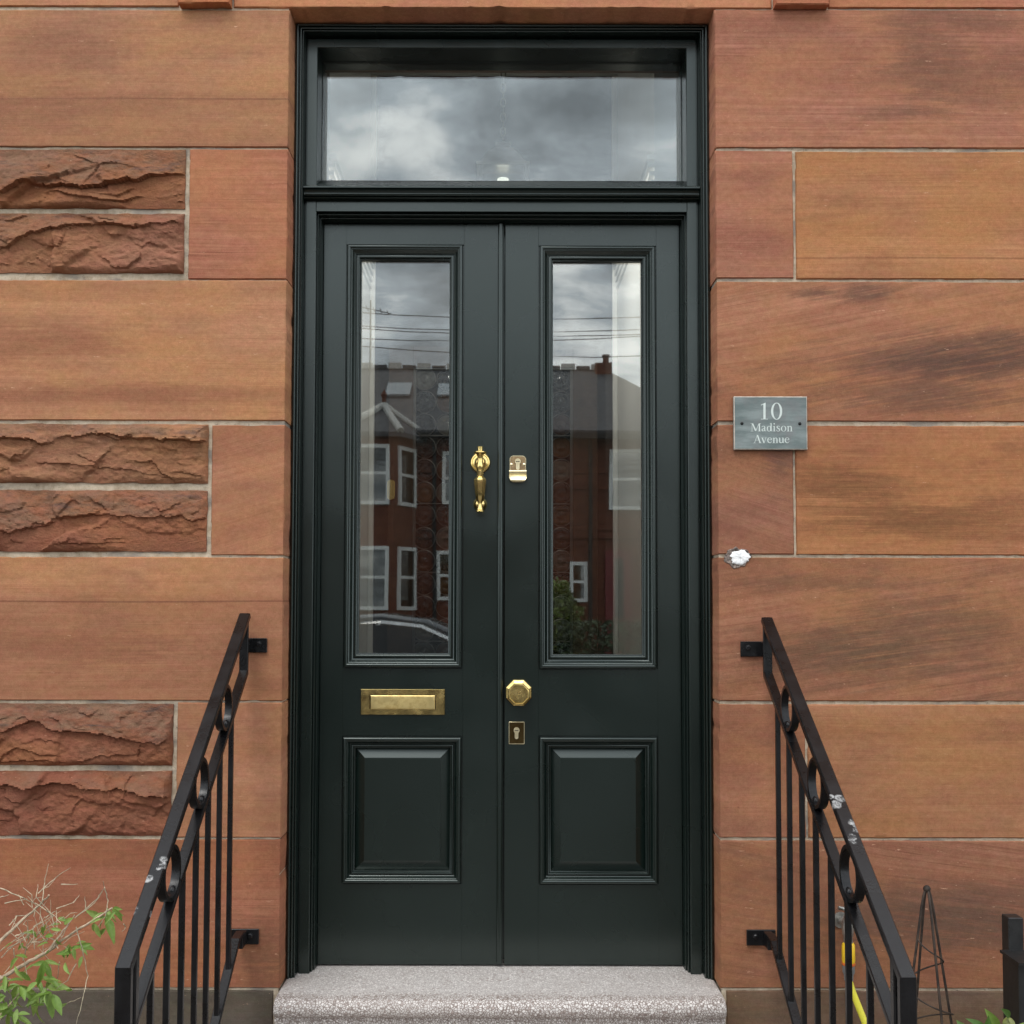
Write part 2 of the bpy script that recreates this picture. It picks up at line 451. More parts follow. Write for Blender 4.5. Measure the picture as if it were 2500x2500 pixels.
for (pt, rad) in SCUFFS:                         # break every scuff into a scatter of small scrapes along the bar
    for _ in range(4):
        t_ = _sr.uniform(-1.1, 1.1) * rad
        _sub.append(((pt[0] + _sr.choice((-1, 1)) * _sr.uniform(0.002, 0.017), pt[1] - 0.82 * t_, pt[2] - 0.57 * t_), rad * _sr.uniform(0.40, 0.72)))
SCUFFS = _sub
IRON = make_iron()

def make_terrazzo():
    t = NT('terrazzo'); p = t.pos()
    wv = t.n('ShaderNodeVectorMath', operation='MULTIPLY_ADD')
    nz = t.n('ShaderNodeTexNoise'); t.l(p, nz.inputs['Vector']); nz.inputs['Scale'].default_value = 90
    t.l(nz.outputs['Color'], wv.inputs[0]); wv.inputs[1].default_value = (0.006, 0.006, 0.006); t.l(p, wv.inputs[2])
    ve = t.n('ShaderNodeTexVoronoi', feature='DISTANCE_TO_EDGE'); t.l(wv.outputs[0], ve.inputs['Vector']); ve.inputs['Scale'].default_value = 140
    vc = t.n('ShaderNodeTexVoronoi', feature='F1'); t.l(wv.outputs[0], vc.inputs['Vector']); vc.inputs['Scale'].default_value = 140
    sep = t.n('ShaderNodeSeparateXYZ'); t.l(vc.outputs['Color'], sep.inputs[0])
    chip = t.mix(t.ramp(sep.outputs[0], 0.0, 1.0), (0.51, 0.47, 0.44), (0.71, 0.67, 0.635))
    chip = t.mix(t.ramp(sep.outputs[1], 0.92, 0.95), chip, (0.36, 0.30, 0.27))
    sp = t.n('ShaderNodeSeparateXYZ'); t.l(p, sp.inputs[0])
    worn = t.ramp(t.math('ADD', sp.outputs['Y'], t.math('MULTIPLY', t.noise(p, 9, 4, 0.6), 0.06)), -0.035, 0.005)
    matrix = t.mix(worn, (0.23, 0.185, 0.16), (0.39, 0.355, 0.33))
    c = t.mix(t.ramp(ve.outputs['Distance'], 0.06, 0.16), matrix, chip)
    c = t.mix(t.ramp(t.noise(p, 6, 6, 0.65), 0.45, 0.75, 0.0, 0.35), c, (0.38, 0.34, 0.31))
    return t.bsdf(c, 0.62, 0.0, t.bump(t.ramp(ve.outputs['Distance'], 0.0, 0.15), 0.35, 0.0015), 0.4)
TERRAZZO = make_terrazzo()

def make_mortar():
    t = NT('lime_mortar'); p = t.pos()
    n = t.noise(p, 34, 6, 0.65); n2 = t.noise(t.map(p, scale=(1, 1, 3)), 5, 5, 0.6)
    c = t.mix(t.ramp(n, 0.3, 0.7), (0.38, 0.30, 0.21), (0.58, 0.49, 0.37))
    c = t.mix(t.ramp(n2, 0.50, 0.64, 0.0, 0.75), c, (0.24, 0.215, 0.19))
    c = t.mix(t.ramp(t.noise(p, 90, 4, 0.7), 0.60, 0.70, 0.0, 0.6), c, (0.10, 0.09, 0.08))
    return t.bsdf(c, 0.95, 0.0, t.bump(n, 0.9, 0.004), 0.1)
MORTAR = make_mortar()

# ------------------------------------------------------------------ ground, path, road
G_SOIL = mat_plain('garden_soil', (0.075, 0.055, 0.04), 0.95, var=0.4, scale=30, bump=0.6)
G_PAVE = mat_plain('path_concrete', (0.15, 0.14, 0.13), 0.85, var=0.15, scale=12, bump=0.2)
G_ROAD = mat_plain('asphalt', (0.055, 0.055, 0.057), 0.85, var=0.25, scale=50, bump=0.4)
G_GRASS = mat_plain('lawn', (0.03, 0.05, 0.018), 0.95, var=0.4, scale=9, bump=0.4)
tag(MB().box(-500, 500, -500, 300, -0.6, 0.0).build('ground', G_GRASS), kind='structure')
tag(MB().box(-6, 6, -4.2, 0.3, 0.002, 0.006).build('garden_bed', G_SOIL), kind='structure')
tag(MB().box(-0.75, 0.75, -4.2, -0.2, 0.006, 0.014).build('garden_path', G_PAVE), kind='structure')
tag(MB().box(-60, 60, -6.4, -4.2, 0.0, 0.012).build('near_pavement', G_PAVE), kind='structure')
tag(MB().box(-60, 60, -13.6, -6.4, -0.1, 0.004).build('road', G_ROAD), kind='structure')
tag(MB().box(-60, 60, -15.8, -13.6, 0.0, 0.12).build('far_pavement', G_PAVE), kind='structure')
# ------------------------------------------------------------------ wall of dressed and rock-faced sandstone
WALL = thing('sandstone_wall', (0, 0.1, 0), 'red sandstone house wall of dressed and rock-faced blocks around the green door', 'wall')
XL, XR = P(696.5, 1030, 0).x, P(1750.5, 1030, 0).x             # the two arrises of the door opening
LINT_Z = P(1223, 19, 0).z

def stone_mesh(x0, x1, z0, z1, seed, y=0.0, depth=0.30, jit=0.0017, step=0.011, chip=None):
    nx = max(4, int((x1 - x0) / step)); nz = max(4, int((z1 - z0) / step)); b = 0.0028
    xs = np.concatenate([[x0], np.linspace(x0 + b, x1 - b, nx), [x1]])
    zs = np.concatenate([[z0], np.linspace(z0 + b, z1 - b, nz), [z1]])
    X, Z = np.meshgrid(xs, zs)
    N, M = X.shape
    Y = y + 0.0022 * fbm(X * 9, Z * 14, seed, 3) + 0.0006 * fbm(X * 60, Z * 60, seed + 5, 2)
    edge = np.zeros_like(X, bool); edge[0] = edge[-1] = True; edge[:, 0] = edge[:, -1] = True
    Y = np.where(edge, Y + 0.0030 + 0.0020 * vnoise(X * 45, Z * 45, seed + 9), Y)
    j1 = jit * (fbm(X * 55, Z * 55, seed + 20, 3) * 2) + 0.0035 * fbm(X * 7, Z * 7, seed + 24, 2); j2 = jit * (fbm(X * 55, Z * 55, seed + 33, 3) * 2) + 0.0035 * fbm(X * 7, Z * 7, seed + 37, 2)
    # knocked arrises: sparse bites out of the edge
    bite = np.clip((vnoise(X * 23, Z * 23, seed + 70) - 0.80) / 0.2, 0, 1) * 0.004 * (0.5 + vnoise(X * 160, Z * 160, seed + 71))
    cxm, czm = (x0 + x1) / 2, (z0 + z1) / 2
    on_x = np.zeros_like(edge); on_x[:, 0] = on_x[:, -1] = True
    on_z = np.zeros_like(edge); on_z[0] = on_z[-1] = True
    X = X + np.where(edge, j1, 0) + np.where(on_x, -np.sign(X - cxm) * bite, 0)
    Z = Z + np.where(edge, j2, 0) + np.where(on_z, -np.sign(Z - czm) * bite, 0)
    if chip:                                                 # knocked-off bits along the lower edge
        for cx, w, h in chip:
            k = np.exp(-((X - cx) / w) ** 2)
            Z[0] += (h * k)[0]; Y[0] += (0.004 * k)[0]
            Z[1] += (0.8 * h * k)[1]
    v = np.stack([X, Y, Z], -1).reshape(-1, 3).tolist(); f = []
    for i in range(N - 1):
        for j in range(M - 1):
            a = i * M + j; f.append((a, a + 1, a + M + 1, a + M))
    ring = [j for j in range(M)] + [i * M + M - 1 for i in range(1, N)] + [(N - 1) * M + j for j in range(M - 2, -1, -1)] + [i * M for i in range(N - 2, 0, -1)]
    o = len(v)
    for q in ring: v.append((v[q][0], y + depth, v[q][2]))
    n = len(ring)
    for i in range(n): f.append((ring[i], ring[(i + 1) % n], o + (i + 1) % n, o + i))
    mb = MB(); mb.v = [tuple(p) for p in v]; mb.f = f
    return mb

def blur(H, n):
    for _ in range(n):
        G = np.pad(H, 1, mode='edge')
        H = (G[1:-1, 1:-1] * 4 + G[:-2, 1:-1] * 2 + G[2:, 1:-1] * 2 + G[1:-1, :-2] * 2 + G[1:-1, 2:] * 2 + G[:-2, :-2] + G[2:, 2:] + G[:-2, 2:] + G[2:, :-2]) / 16
    return H
def rock_mesh(x0, x1, z0, z1, seed, depth=0.30, amp=0.034):
    step = 0.0036
    nx = int((x1 - x0) / step); nz = int((z1 - z0) / step)
    xs = np.linspace(x0, x1, nx); zs = np.linspace(z1, z0, nz)
    X, Z = np.meshgrid(xs, zs); T = (z1 - Z) / (z1 - z0)
    rs = np.random.RandomState(seed)
    # broken ledge that wanders across the block in long swoops
    kx = [x0 - 0.05]; ky = [rs.uniform(0.3, 0.6)]
    while kx[-1] < x1 + 0.1:                     # long hanging lobes between short steps
        kx.append(kx[-1] + rs.uniform(0.05, 0.24)); ky.append(np.clip(ky[-1] + rs.uniform(-0.34, 0.34), 0.22, 0.74))
    wxx = X[0] + 0.03 * fbm(X[0] * 12, X[0] * 0, seed + 3, 3)
    L = np.interp(wxx, kx, ky)
    L = L[None, :] + 0.20 * fbm(X * 9, X * 0 + seed, seed, 4) + 0.12 * fbm(X * 34, Z * 26, seed + 2, 4)
    L = np.clip(L, 0.14, 0.86)
    A = amp * np.clip(0.75 + 1.5 * fbm(X * 3.4, X * 0, seed + 7, 2), 0.25, 1.3)
    up = np.clip(T / L, 0, 1) ** 0.75
    low = np.clip((T - L) / (1 - L), 0, 1)
    drop = np.clip(0.42 + 1.1 * fbm(X * 5, X * 0 + 9, seed + 61, 3), 0.12, 0.95)
    H = np.where(T < L, A * up, A * (drop - 0.5 * drop * low))
    L2 = np.clip(0.82 + 0.55 * fbm(X * 5.0, X * 0 + 3, seed + 11, 4), 0.5, 1.1)
    B = A * np.clip(0.1 + 1.2 * fbm(X * 4.0, X * 0, seed + 17, 2), 0.0, 0.35)
    H = H + np.where((T > L) & (T < L2), B * np.clip((T - L) / np.maximum(L2 - L, .05), 0, 1), 0)
    # spalled facets, a few large and many small
    for dens, gain, lim, sd in ((10, 1.15, 0.018, 1), (48, 0.60, 0.009, 2)):
        n = max(6, int((x1 - x0) * dens))
        cx = rs.uniform(x0, x1, n); cz = rs.uniform(z0, z1, n); gx = rs.uniform(-0.25, 0.25, n); gz = rs.uniform(-0.45, 0.2, n); h0 = rs.uniform(-0.004, 0.004, n)
        wx = X + 0.05 * fbm(X * 16, Z * 16, seed + 21 + sd, 4); wz = Z + 0.05 * fbm(X * 16, Z * 16, seed + 25 + sd, 4)
        best = np.full(X.shape, 1e9); fac = np.zeros_like(X)
        for k in range(n):
            d = (wx - cx[k]) ** 2 + ((wz - cz[k]) * 1.8) ** 2
            m = d < best; best = np.where(m, d, best)
            fac = np.where(m, np.clip(h0[k] + gx[k] * (X - cx[k]) + gz[k] * (Z - cz[k]), -lim, lim), fac)
        H = H + (blur(fac, 1) if sd == 1 else fac) * gain * 0.7
    H = H + 0.006 * fbm(X * 22, Z * 34, seed + 30, 3) + 0.009 * fbm(X * 70, Z * 110, seed + 35, 3)
    crust = np.clip((L * 1.02 - T) / 0.06, 0, 1) * (vnoise(X * 4.5, Z * 12, seed + 50) > 0.18) + 0.25 * (vnoise(X * 9, Z * 20, seed + 51) > 0.72)
    m = np.minimum(np.minimum(X - x0, x1 - X), np.minimum(Z - z0, z1 - Z))
    H = np.maximum(H, 0.001) * np.clip(m / 0.014, 0, 1) ** 0.55
    Y = 0.002 - H
    e = (m < 1e-6)
    X = X + np.where(e, 0.007 * fbm(X * 26, Z * 26, seed + 41, 4), 0); Z = Z + np.where(e, 0.007 * fbm(X * 26, Z * 26, seed + 43, 4), 0)
    N, M = X.shape
    v = np.stack([X, Y, Z], -1).reshape(-1, 3).tolist(); f = []
    for i in range(N - 1):
        for j in range(M - 1):
            a = i * M + j; f.append((a, a + 1, a + M + 1, a + M))
    ring = [j for j in range(M)] + [i * M + M - 1 for i in range(1, N)] + [(N - 1) * M + j for j in range(M - 2, -1, -1)] + [i * M for i in range(N - 2, 0, -1)]
    o = len(v)
    for q in ring: v.append((v[q][0], depth, v[q][2]))
    n = len(ring)
    for i in range(n): f.append((ring[i], ring[(i + 1) % n], o + (i + 1) % n, o + i))
    mb = MB(); mb.v = [tuple(p) for p in v]; mb.f = f
    mb.crust = np.concatenate([np.clip(blur(np.clip(crust, 0, 1), 2), 0, 1).reshape(-1), np.zeros(n)])
    return mb

XOUT = 2.05
_sid = [10]
def lay(name, u0, u1, v0, v1, base, rock=False, label=None, **kw):
    """one block; u in 1932-px measure, None = out of frame / at the opening's arris."""
    vm = (v0 + v1) / 2
    x0 = -XOUT - 0.3 * random.random() if u0 == 'out' else (XR if u0 == 'jamb' else Q(u0, vm, 0).x)
    x1 = XOUT + 0.3 * random.random() if u1 == 'out' else (XL if u1 == 'jamb' else Q(u1, vm, 0).x)
    um = 270 if x0 < 0 else 1640
    z1, z0 = Q(um, v0, 0).z, Q(um, v1, 0).z
    _sid[0] += 1
    m = sandstone('sandstone_%d' % _sid[0], base, _sid[0], rock=rock, **kw)
    mb = rock_mesh(x0, x1, z0, z1, _sid[0]) if rock else stone_mesh(x0, x1, z0, z1, _sid[0])
    o = mb.build(name, m, WALL, 34 if rock else 40)
    if rock:
        ca = o.data.attributes.new('crust', 'FLOAT', 'POINT'); ca.data.foreach_set('value', mb.crust.astype(np.float32))
    # plain continuation beyond the picture
    if u0 == 'out': (stone_mesh(x0 - 1.5, x0 - 0.008, z0, z1, _sid[0] + 200, step=0.05)).build('stone', m, WALL, 40)
    if u1 == 'out': (stone_mesh(x1 + 0.008, x1 + 1.5, z0, z1, _sid[0] + 200, step=0.05)).build('stone', m, WALL, 40)
    if label: o['label'] = label
    return o
def S(*a): return a
def at(u, v): p = Q(u, v, 0); return p.x, p.z
def blob(u, v, ru, rv, k): x, z = at(u, v); return (x, z, ru * 0.0016, rv * 0.0016, k)
# left side
zb = lambda v: Q(270, v, 0).z
lay('stone', 'out', 'jamb', 18, 277, (176, 123, 93), streak=0.4, beds=((zb(186), 0.7),), stain=0.25, stain_col=(140, 96, 76), stain_at=[blob(110, 80, 120, 60, .6), blob(20, 200, 160, 50, .6)])
lay('rock_faced_stone', 'out', 349, 282, 393, (150, 96, 70), rock=True, streak=0.2, dirt=0.8)
lay('rock_faced_stone', 'out', 347, 403, 515, (152, 100, 77), rock=True, streak=0.2, dirt=0.6)
lay('stone', 356, 'jamb', 281, 526, (174, 112, 86), streak=1.0, lam=44)
lay('stone', 'out', 'jamb', 528.5, 793, (180, 125, 91), streak=0.4, stain=0.30, stain_col=(140, 92, 70), stain_at=[blob(40, 640, 130, 40, .7), blob(180, 742, 230, 16, .65), blob(400, 742, 230, 14, .4)])
lay('rock_faced_stone', 'out', 392, 800, 911, (160, 109, 81), rock=True, streak=0.2, dirt=0.8)
lay('rock_faced_stone', 'out', 390, 925, 1041, (150, 94, 71), rock=True, streak=0.2, dirt=0.85)
lay('stone', 399, 'jamb', 801.5, 1047, (172, 116, 88), streak=0.6, tilt=17, lam=30)
lay('stone', 'out', 'jamb', 1051, 1322, (174, 119, 87), streak=0.4, beds=((zb(1134), 0.9),), stain=0.28, stain_col=(135, 90, 70), stain_at=[blob(170, 1225, 230, 30, .6)])
lay('rock_faced_stone', 'out', 326, 1328, 1444, (147, 91, 68), rock=True, streak=0.2, dirt=1.0)
lay('rock_faced_stone', 'out', 323, 1455, 1577, (143, 87, 66), rock=True, streak=0.2, dirt=0.6)
lay('stone', 333, 'jamb', 1325.5, 1580, (164, 111, 84), streak=0.45, stain=0.25, stain_col=(128, 92, 74))
lay('stone', 'out', 'jamb', 1584, 1864, (158, 99, 73), streak=0.6, stain=0.3, stain_col=(118, 80, 62), stain_at=[blob(500, 1810, 60, 70, .8)])
lay('stone', 'out', 514, 1869, 2010, (90, 80, 74), streak=0.3, stain=0.6, stain_col=(66, 60, 58), label='grey weathered base course block')
# right side
lay('stone', 'jamb', 'out', 18, 279, (172, 114, 92), streak=1.1, lam=46, stain=0.25, stain_col=(116, 82, 68), stain_at=[blob(1740, 110, 90, 110, .75), blob(1830, 40, 150, 22, .7), blob(1720, 212, 110, 18, .7), blob(1830, 150, 120, 60, .5)])
lay('stone', 'jamb', 1497, 284, 525, (168, 110, 88), streak=0.8)
lay('stone', 1502, 'out', 285.5, 526, (174, 117, 80), streak=0.6, beds=((Q(1700, 490, 0).z, 0.5),))
lay('stone', 'jamb', 'out', 531, 795, (168, 112, 84), streak=0.9, tilt=10, lam=26, stain=0.4, stain_col=(98, 72, 62), stain_at=[blob(1540, 552, 60, 14, .8), blob(1640, 554, 60, 18, .8), blob(1790, 680, 190, 40, .95), blob(1740, 745, 170, 30, .7), blob(1890, 645, 60, 22, .8)])
lay('stone', 'jamb', 1497, 802, 1046, (152, 101, 80), streak=0.8, tilt=-14, lam=30, stain=0.3, stain_at=[blob(1470, 880, 30, 50, .7)], stain_col=(106, 76, 66))
lay('stone', 1502, 'out', 803, 1047, (170, 112, 78), streak=0.9, stain=0.35, stain_col=(116, 78, 54), stain_at=[blob(1580, 915, 110, 34, .8), blob(1720, 985, 150, 34, .75)])
lay('stone', 'jamb', 'out', 1052, 1323, (158, 105, 79), streak=0.8, tilt=7, lam=24, stain=0.55, stain_col=(96, 74, 60), stain_at=[blob(1640, 1235, 190, 44, .75), blob(1800, 1190, 170, 60, .6), blob(1600, 1100, 160, 16, .5)])
lay('stone', 'jamb', 1520, 1329, 1581, (160, 106, 81), streak=0.5)
lay('stone', 1525, 'out', 1329.5, 1581, (162, 110, 78), streak=0.55)
lay('stone', 'jamb', 'out', 1586.5, 1865, (146, 96, 73), streak=0.75, tilt=-8, lam=24, stain=0.5, stain_col=(98, 74, 62), stain_at=[blob(1790, 1730, 190, 50, .8)])
lay('stone', 1371, 'out', 1870, 2010, (108, 84, 70), streak=0.4, stain=0.6, stain_col=(76, 64, 58), label='brown weathered base course block')
# lintel, upper course and the two blocks under it
zt = LINT_Z
def upper(name, x0, x1, z0, z1, base, y=0.0, chip=None, label=None, **kw):
    _sid[0] += 1
    o = stone_mesh(x0, x1, z0, z1, _sid[0], y=y, chip=chip, depth=0.30 - y).build(name, sandstone('sandstone_%d' % _sid[0], base, _sid[0], **kw), WALL, 40)
    if label: o['label'] = label
zu = Q(270, 11.5, 0).z
cl0, cl1, cr0, cr1 = P(441, 10, 0).x, P(566, 10, 0).x, P(1888, 10, 0).x, P(2018, 10, 0).x
upper('lintel', cl1 + 0.006, cr0 - 0.006, zt, zt + 0.42, (190, 126, 96), streak=0.3, label='long sandstone lintel over the fanlight with chipped lower edge',
      chip=[(P(942, 19, 0).x, 0.012, 0.004), (P(1218, 19, 0).x, 0.014, 0.006), (P(1150, 19, 0).x, 0.008, 0.003), (P(1492, 19, 0).x, 0.008, 0.003), (P(1560, 19, 0).x, 0.02, 0.002)])
upper('stone', -2.2, cl0 - 0.006, zu, zt + 0.42, (184, 124, 94), streak=0.4)
upper('stone', cr1 + 0.006, 2.2, zu, zt + 0.42, (176, 112, 86), streak=0.6)
for a, b in ((cl0, cl1), (cr0, cr1)):
    upper('corbel', a, b, P(1223, 8, -0.03).z, zt + 0.42, (178, 108, 76), y=-0.03, streak=0.3, label='small projecting stone block above the wall course')
for k in range(2):
    z = zt + 0.426 + k * 0.43
    for a, b in ((-3.3, -1.3), (-1.294, 0.2), (0.206, 1.7), (1.706, 3.3)):
        upper('stone', a + 0.1 * k, b + 0.1 * k, z, z + 0.424, (180, 120, 90), streak=0.4)
# mortar bed behind the blocks
mo = MB()
mo.box(-3.8, XL - 0.004, 0.0065, 0.29, 0.02, zt + 0.002)
mo.box(XR + 0.004, 3.8, 0.0065, 0.29, 0.02, zt + 0.002)
mo.box(-3.8, XL - 0.004, 0.0065, 0.29, zt + 0.003, zt + 1.25); mo.box(XR + 0.004, 3.8, 0.0065, 0.29, zt + 0.003, zt + 1.25); mo.box(XL - 0.003, XR + 0.003, 0.0065, 0.28, zt + 0.05, zt + 1.25)
mo.build('mortar', MORTAR, WALL)
mb_ = MB().box(-3.8, XL, 0.291, 0.42, -0.1, zt + 1.25); mb_.box(XR, 3.8, 0.291, 0.42, -0.1, zt + 1.25); mb_.box(XL, XR, 0.291, 0.42, zt + 0.002, zt + 1.25)
mb_.build('backing', mat_plain('brick_backing', (0.2, 0.12, 0.09), 0.9), WALL)
# white filler in a broken joint beside the door
def filler():
    rs = np.random.RandomState(4)
    c = P(1806, 1361, 0)
    rim = []; mid = []; n = 40
    MPX = 0.00124
    mb = MB(); rings = []
    for k, (fr, yy) in enumerate(((1.0, 0.0005), (0.95, -0.0028), (0.7, -0.0042), (0.3, -0.0046), (0.04, -0.0046))):
        ring = []
        for i in range(n):
            a = 2 * math.pi * i / n
            rx = (23.5 + 2 * math.sin(3 * a + 1) + 1.5 * math.sin(7 * a) + 2.4 * math.sin(13 * a + 1) + 1.5 * math.sin(19 * a)) * MPX; rz = (19 + 1.6 * math.sin(2 * a + .5) + 1.6 * math.sin(5 * a + 2)) * MPX
            ring.append((c.x + rx * fr * math.cos(a), yy - 0.003 * float(vnoise(i * 0.9, k * 2.0, 5)), c.z + rz * fr * math.sin(a)))
        rings.append(ring)
    mb.loop_strip(rings, True, False, True)
    o = mb.build('filler_patch', mat_plain('white_filler', (0.90, 0.90, 0.89), 0.8, var=0.05, scale=60, bump=0.15), WALL, 60)
    o['label'] = 'lump of white filler in a broken joint right of the door'
    # broken grey ring of old mortar round it
    mb = MB(); rings = []
    for k, (fr, yy) in enumerate(((1.0, 0.001), (0.93, -0.0025), (0.82, -0.0015), (0.70, -0.0005), (0.05, -0.0005))):
        ring = []
        for i in range(n):
            a = 2 * math.pi * i / n
            rx = (30 + 3 * math.sin(2 * a + 1) + 2 * math.sin(6 * a) + 2.2 * math.sin(11 * a)) * MPX; rz = (25 + 2 * math.sin(3 * a + .5) + 2 * math.sin(7 * a + 2) + 1.5 * math.sin(12 * a)) * MPX
            ring.append((c.x - 0.007 + rx * fr * math.cos(a), yy - 0.002 * float(vnoise(i * 1.7, k * 2.0, 8)), c.z + rz * fr * math.sin(a)))
        rings.append(ring)
    mb.loop_strip(rings, True)
    mb.build('old_mortar_rim', mat_plain('old_mortar', (0.17, 0.135, 0.115), 0.95, var=0.75, scale=120, bump=0.8), WALL, 50)
filler()

# ------------------------------------------------------------------ door frame with fanlight
ZS = P(1223, 2357, 0.2).z - 0.004                           # tread level of the doorstep
Y_OUT, Y_CAS, Y_LEAF, Y_GL = 0.085, 0.130, 0.200, 0.226
FRAME = thing('door_frame', (0, 0.15, ZS), 'dark green moulded timber door frame with rectangular fanlight', 'door frame')
def bead(t0, t1, y, h, n=7):
    return [(t0 + (t1 - t0) * (1 - math.cos(math.pi * i / (n - 1))) / 2, y - h * math.sin(math.pi * i / (n - 1))) for i in range(n)]
fx0, fx1, fzt = XL + 0.001, XR - 0.001, zt - 0.001
HK = 0.90                                                   # head members are a little shallower than the posts
prof = [(0.0, 0.29), (0.0, Y_OUT + 0.012), (0.003, Y_OUT + 0.012)]
prof += bead(0.003, 0.012, Y_OUT + 0.004, 0.005) + [(0.0125, Y_OUT + 0.009), (0.0135, Y_OUT + 0.009)]
prof += bead(0.0135, 0.0205, Y_OUT + 0.008, 0.004) + [(0.021, Y_OUT + 0.013), (0.022, Y_OUT + 0.013)]
prof += bead(0.022, 0.027, Y_OUT + 0.012, 0.003) + [(0.0272, Y_OUT + 0.024), (0.0275, Y_CAS + 0.008), (0.0275, 0.28)]
MB().frame(fx0, fx1, ZS, fzt, prof, False, HK).build('outer_moulding', PAINT_V, FRAME, 32)
T_IN = 0.065
prof = [(0.0285, 0.28), (0.0285, Y_CAS + 0.008), (0.033, Y_CAS + 0.008), (0.0345, Y_CAS), (T_IN - 0.002, Y_CAS), (T_IN, Y_CAS + 0.002), (T_IN, 0.28)]
MB().frame(fx0, fx1, ZS + 0.001, fzt, prof, False, HK).build('casing', PAINT_V, FRAME, 30)
cx0, cx1, czt = fx0 + T_IN, fx1 - T_IN, fzt - T_IN * HK       # inside of the casing
zz = lambda v, y: P(1223, v, y).z
z_tb, z_tt = zz(516, Y_CAS), zz(452, Y_CAS)
# transom rail with weathered top
MB().prism([(Y_CAS + 0.0006, z_tb), (Y_CAS + 0.0006, z_tt), (Y_GL - 0.004, zz(443, Y_GL)), (0.28, zz(443, Y_GL)), (0.28, z_tb)], 'x', cx0 + 0.0004, cx1 - 0.0004).build('transom_rail', PAINT_H, FRAME, 30)
tm = [(Y_CAS - 0.001, zz(453, Y_CAS)), (0.098, zz(454.5, .1)), (0.096, zz(456, .1)), (0.096, zz(459.5, .1))]
z1, z2 = zz(460, .1), zz(472, .11)
for i in range(8):
    a = math.pi / 2 * i / 7
    tm.append((0.098 + 0.015 * math.sin(a), z1 + (z2 - z1) * (1 - math.cos(a))))
za, zb_ = zz(473, .106), zz(478.5, .106)
tm += [(0.112 - 0.007 * math.sin(math.pi * i / 6), za + (zb_ - za) * i / 6) for i in range(7)]
tm += [(0.117, zz(479, .115)), (0.117, zz(480.5, .115))]
za, zb_ = zz(481, .11), zz(485, .11)
tm += [(0.115 - 0.005 * math.sin(math.pi * i / 6), za + (zb_ - za) * i / 6) for i in range(7)]
tm += [(0.121, zz(486, .12)), (Y_CAS - 0.001, zz(489, Y_CAS))]
MB().prism(tm, 'x', fx0 + 0.0285, fx1 - 0.0285).build('transom_moulding', PAINT_H, FRAME, 30)
# door stops
prof = [(0.0, 0.27), (0.0, Y_CAS + 0.020)] + bead(0.0004, 0.0058, Y_CAS + 0.020, 0.003) + [(0.0062, 0.166), (0.0068, 0.166)] + bead(0.0068, 0.0108, 0.168, 0.0025) + [(0.0112, 0.180), (0.0122, 0.182), (0.0122, 0.27)]
MB().frame(cx0, cx1, ZS + 0.0005, z_tb - 0.0005, prof, False, 1.15).build('door_stop', PAINT_V, FRAME, 30)
# fanlight pane
zf0 = zz(443, Y_GL)
MB().box(cx0 + 0.001, cx1 - 0.001, Y_GL, Y_GL + 0.006, zf0 - 0.002, czt - 0.001).build('fanlight_pane', GLASS, FRAME)
gb = MB().frame(cx0 + 0.0005, cx1 - 0.0005, zf0 - 0.001, czt - 0.0005, [(0.0, Y_GL + 0.03), (0.0, Y_GL - 0.006), (0.0012, Y_GL - 0.005), (0.0015, Y_GL - 0.001), (0.0015, Y_GL + 0.03)])
gb.build('glazing_bead', PAINT_V, FRAME, 30)

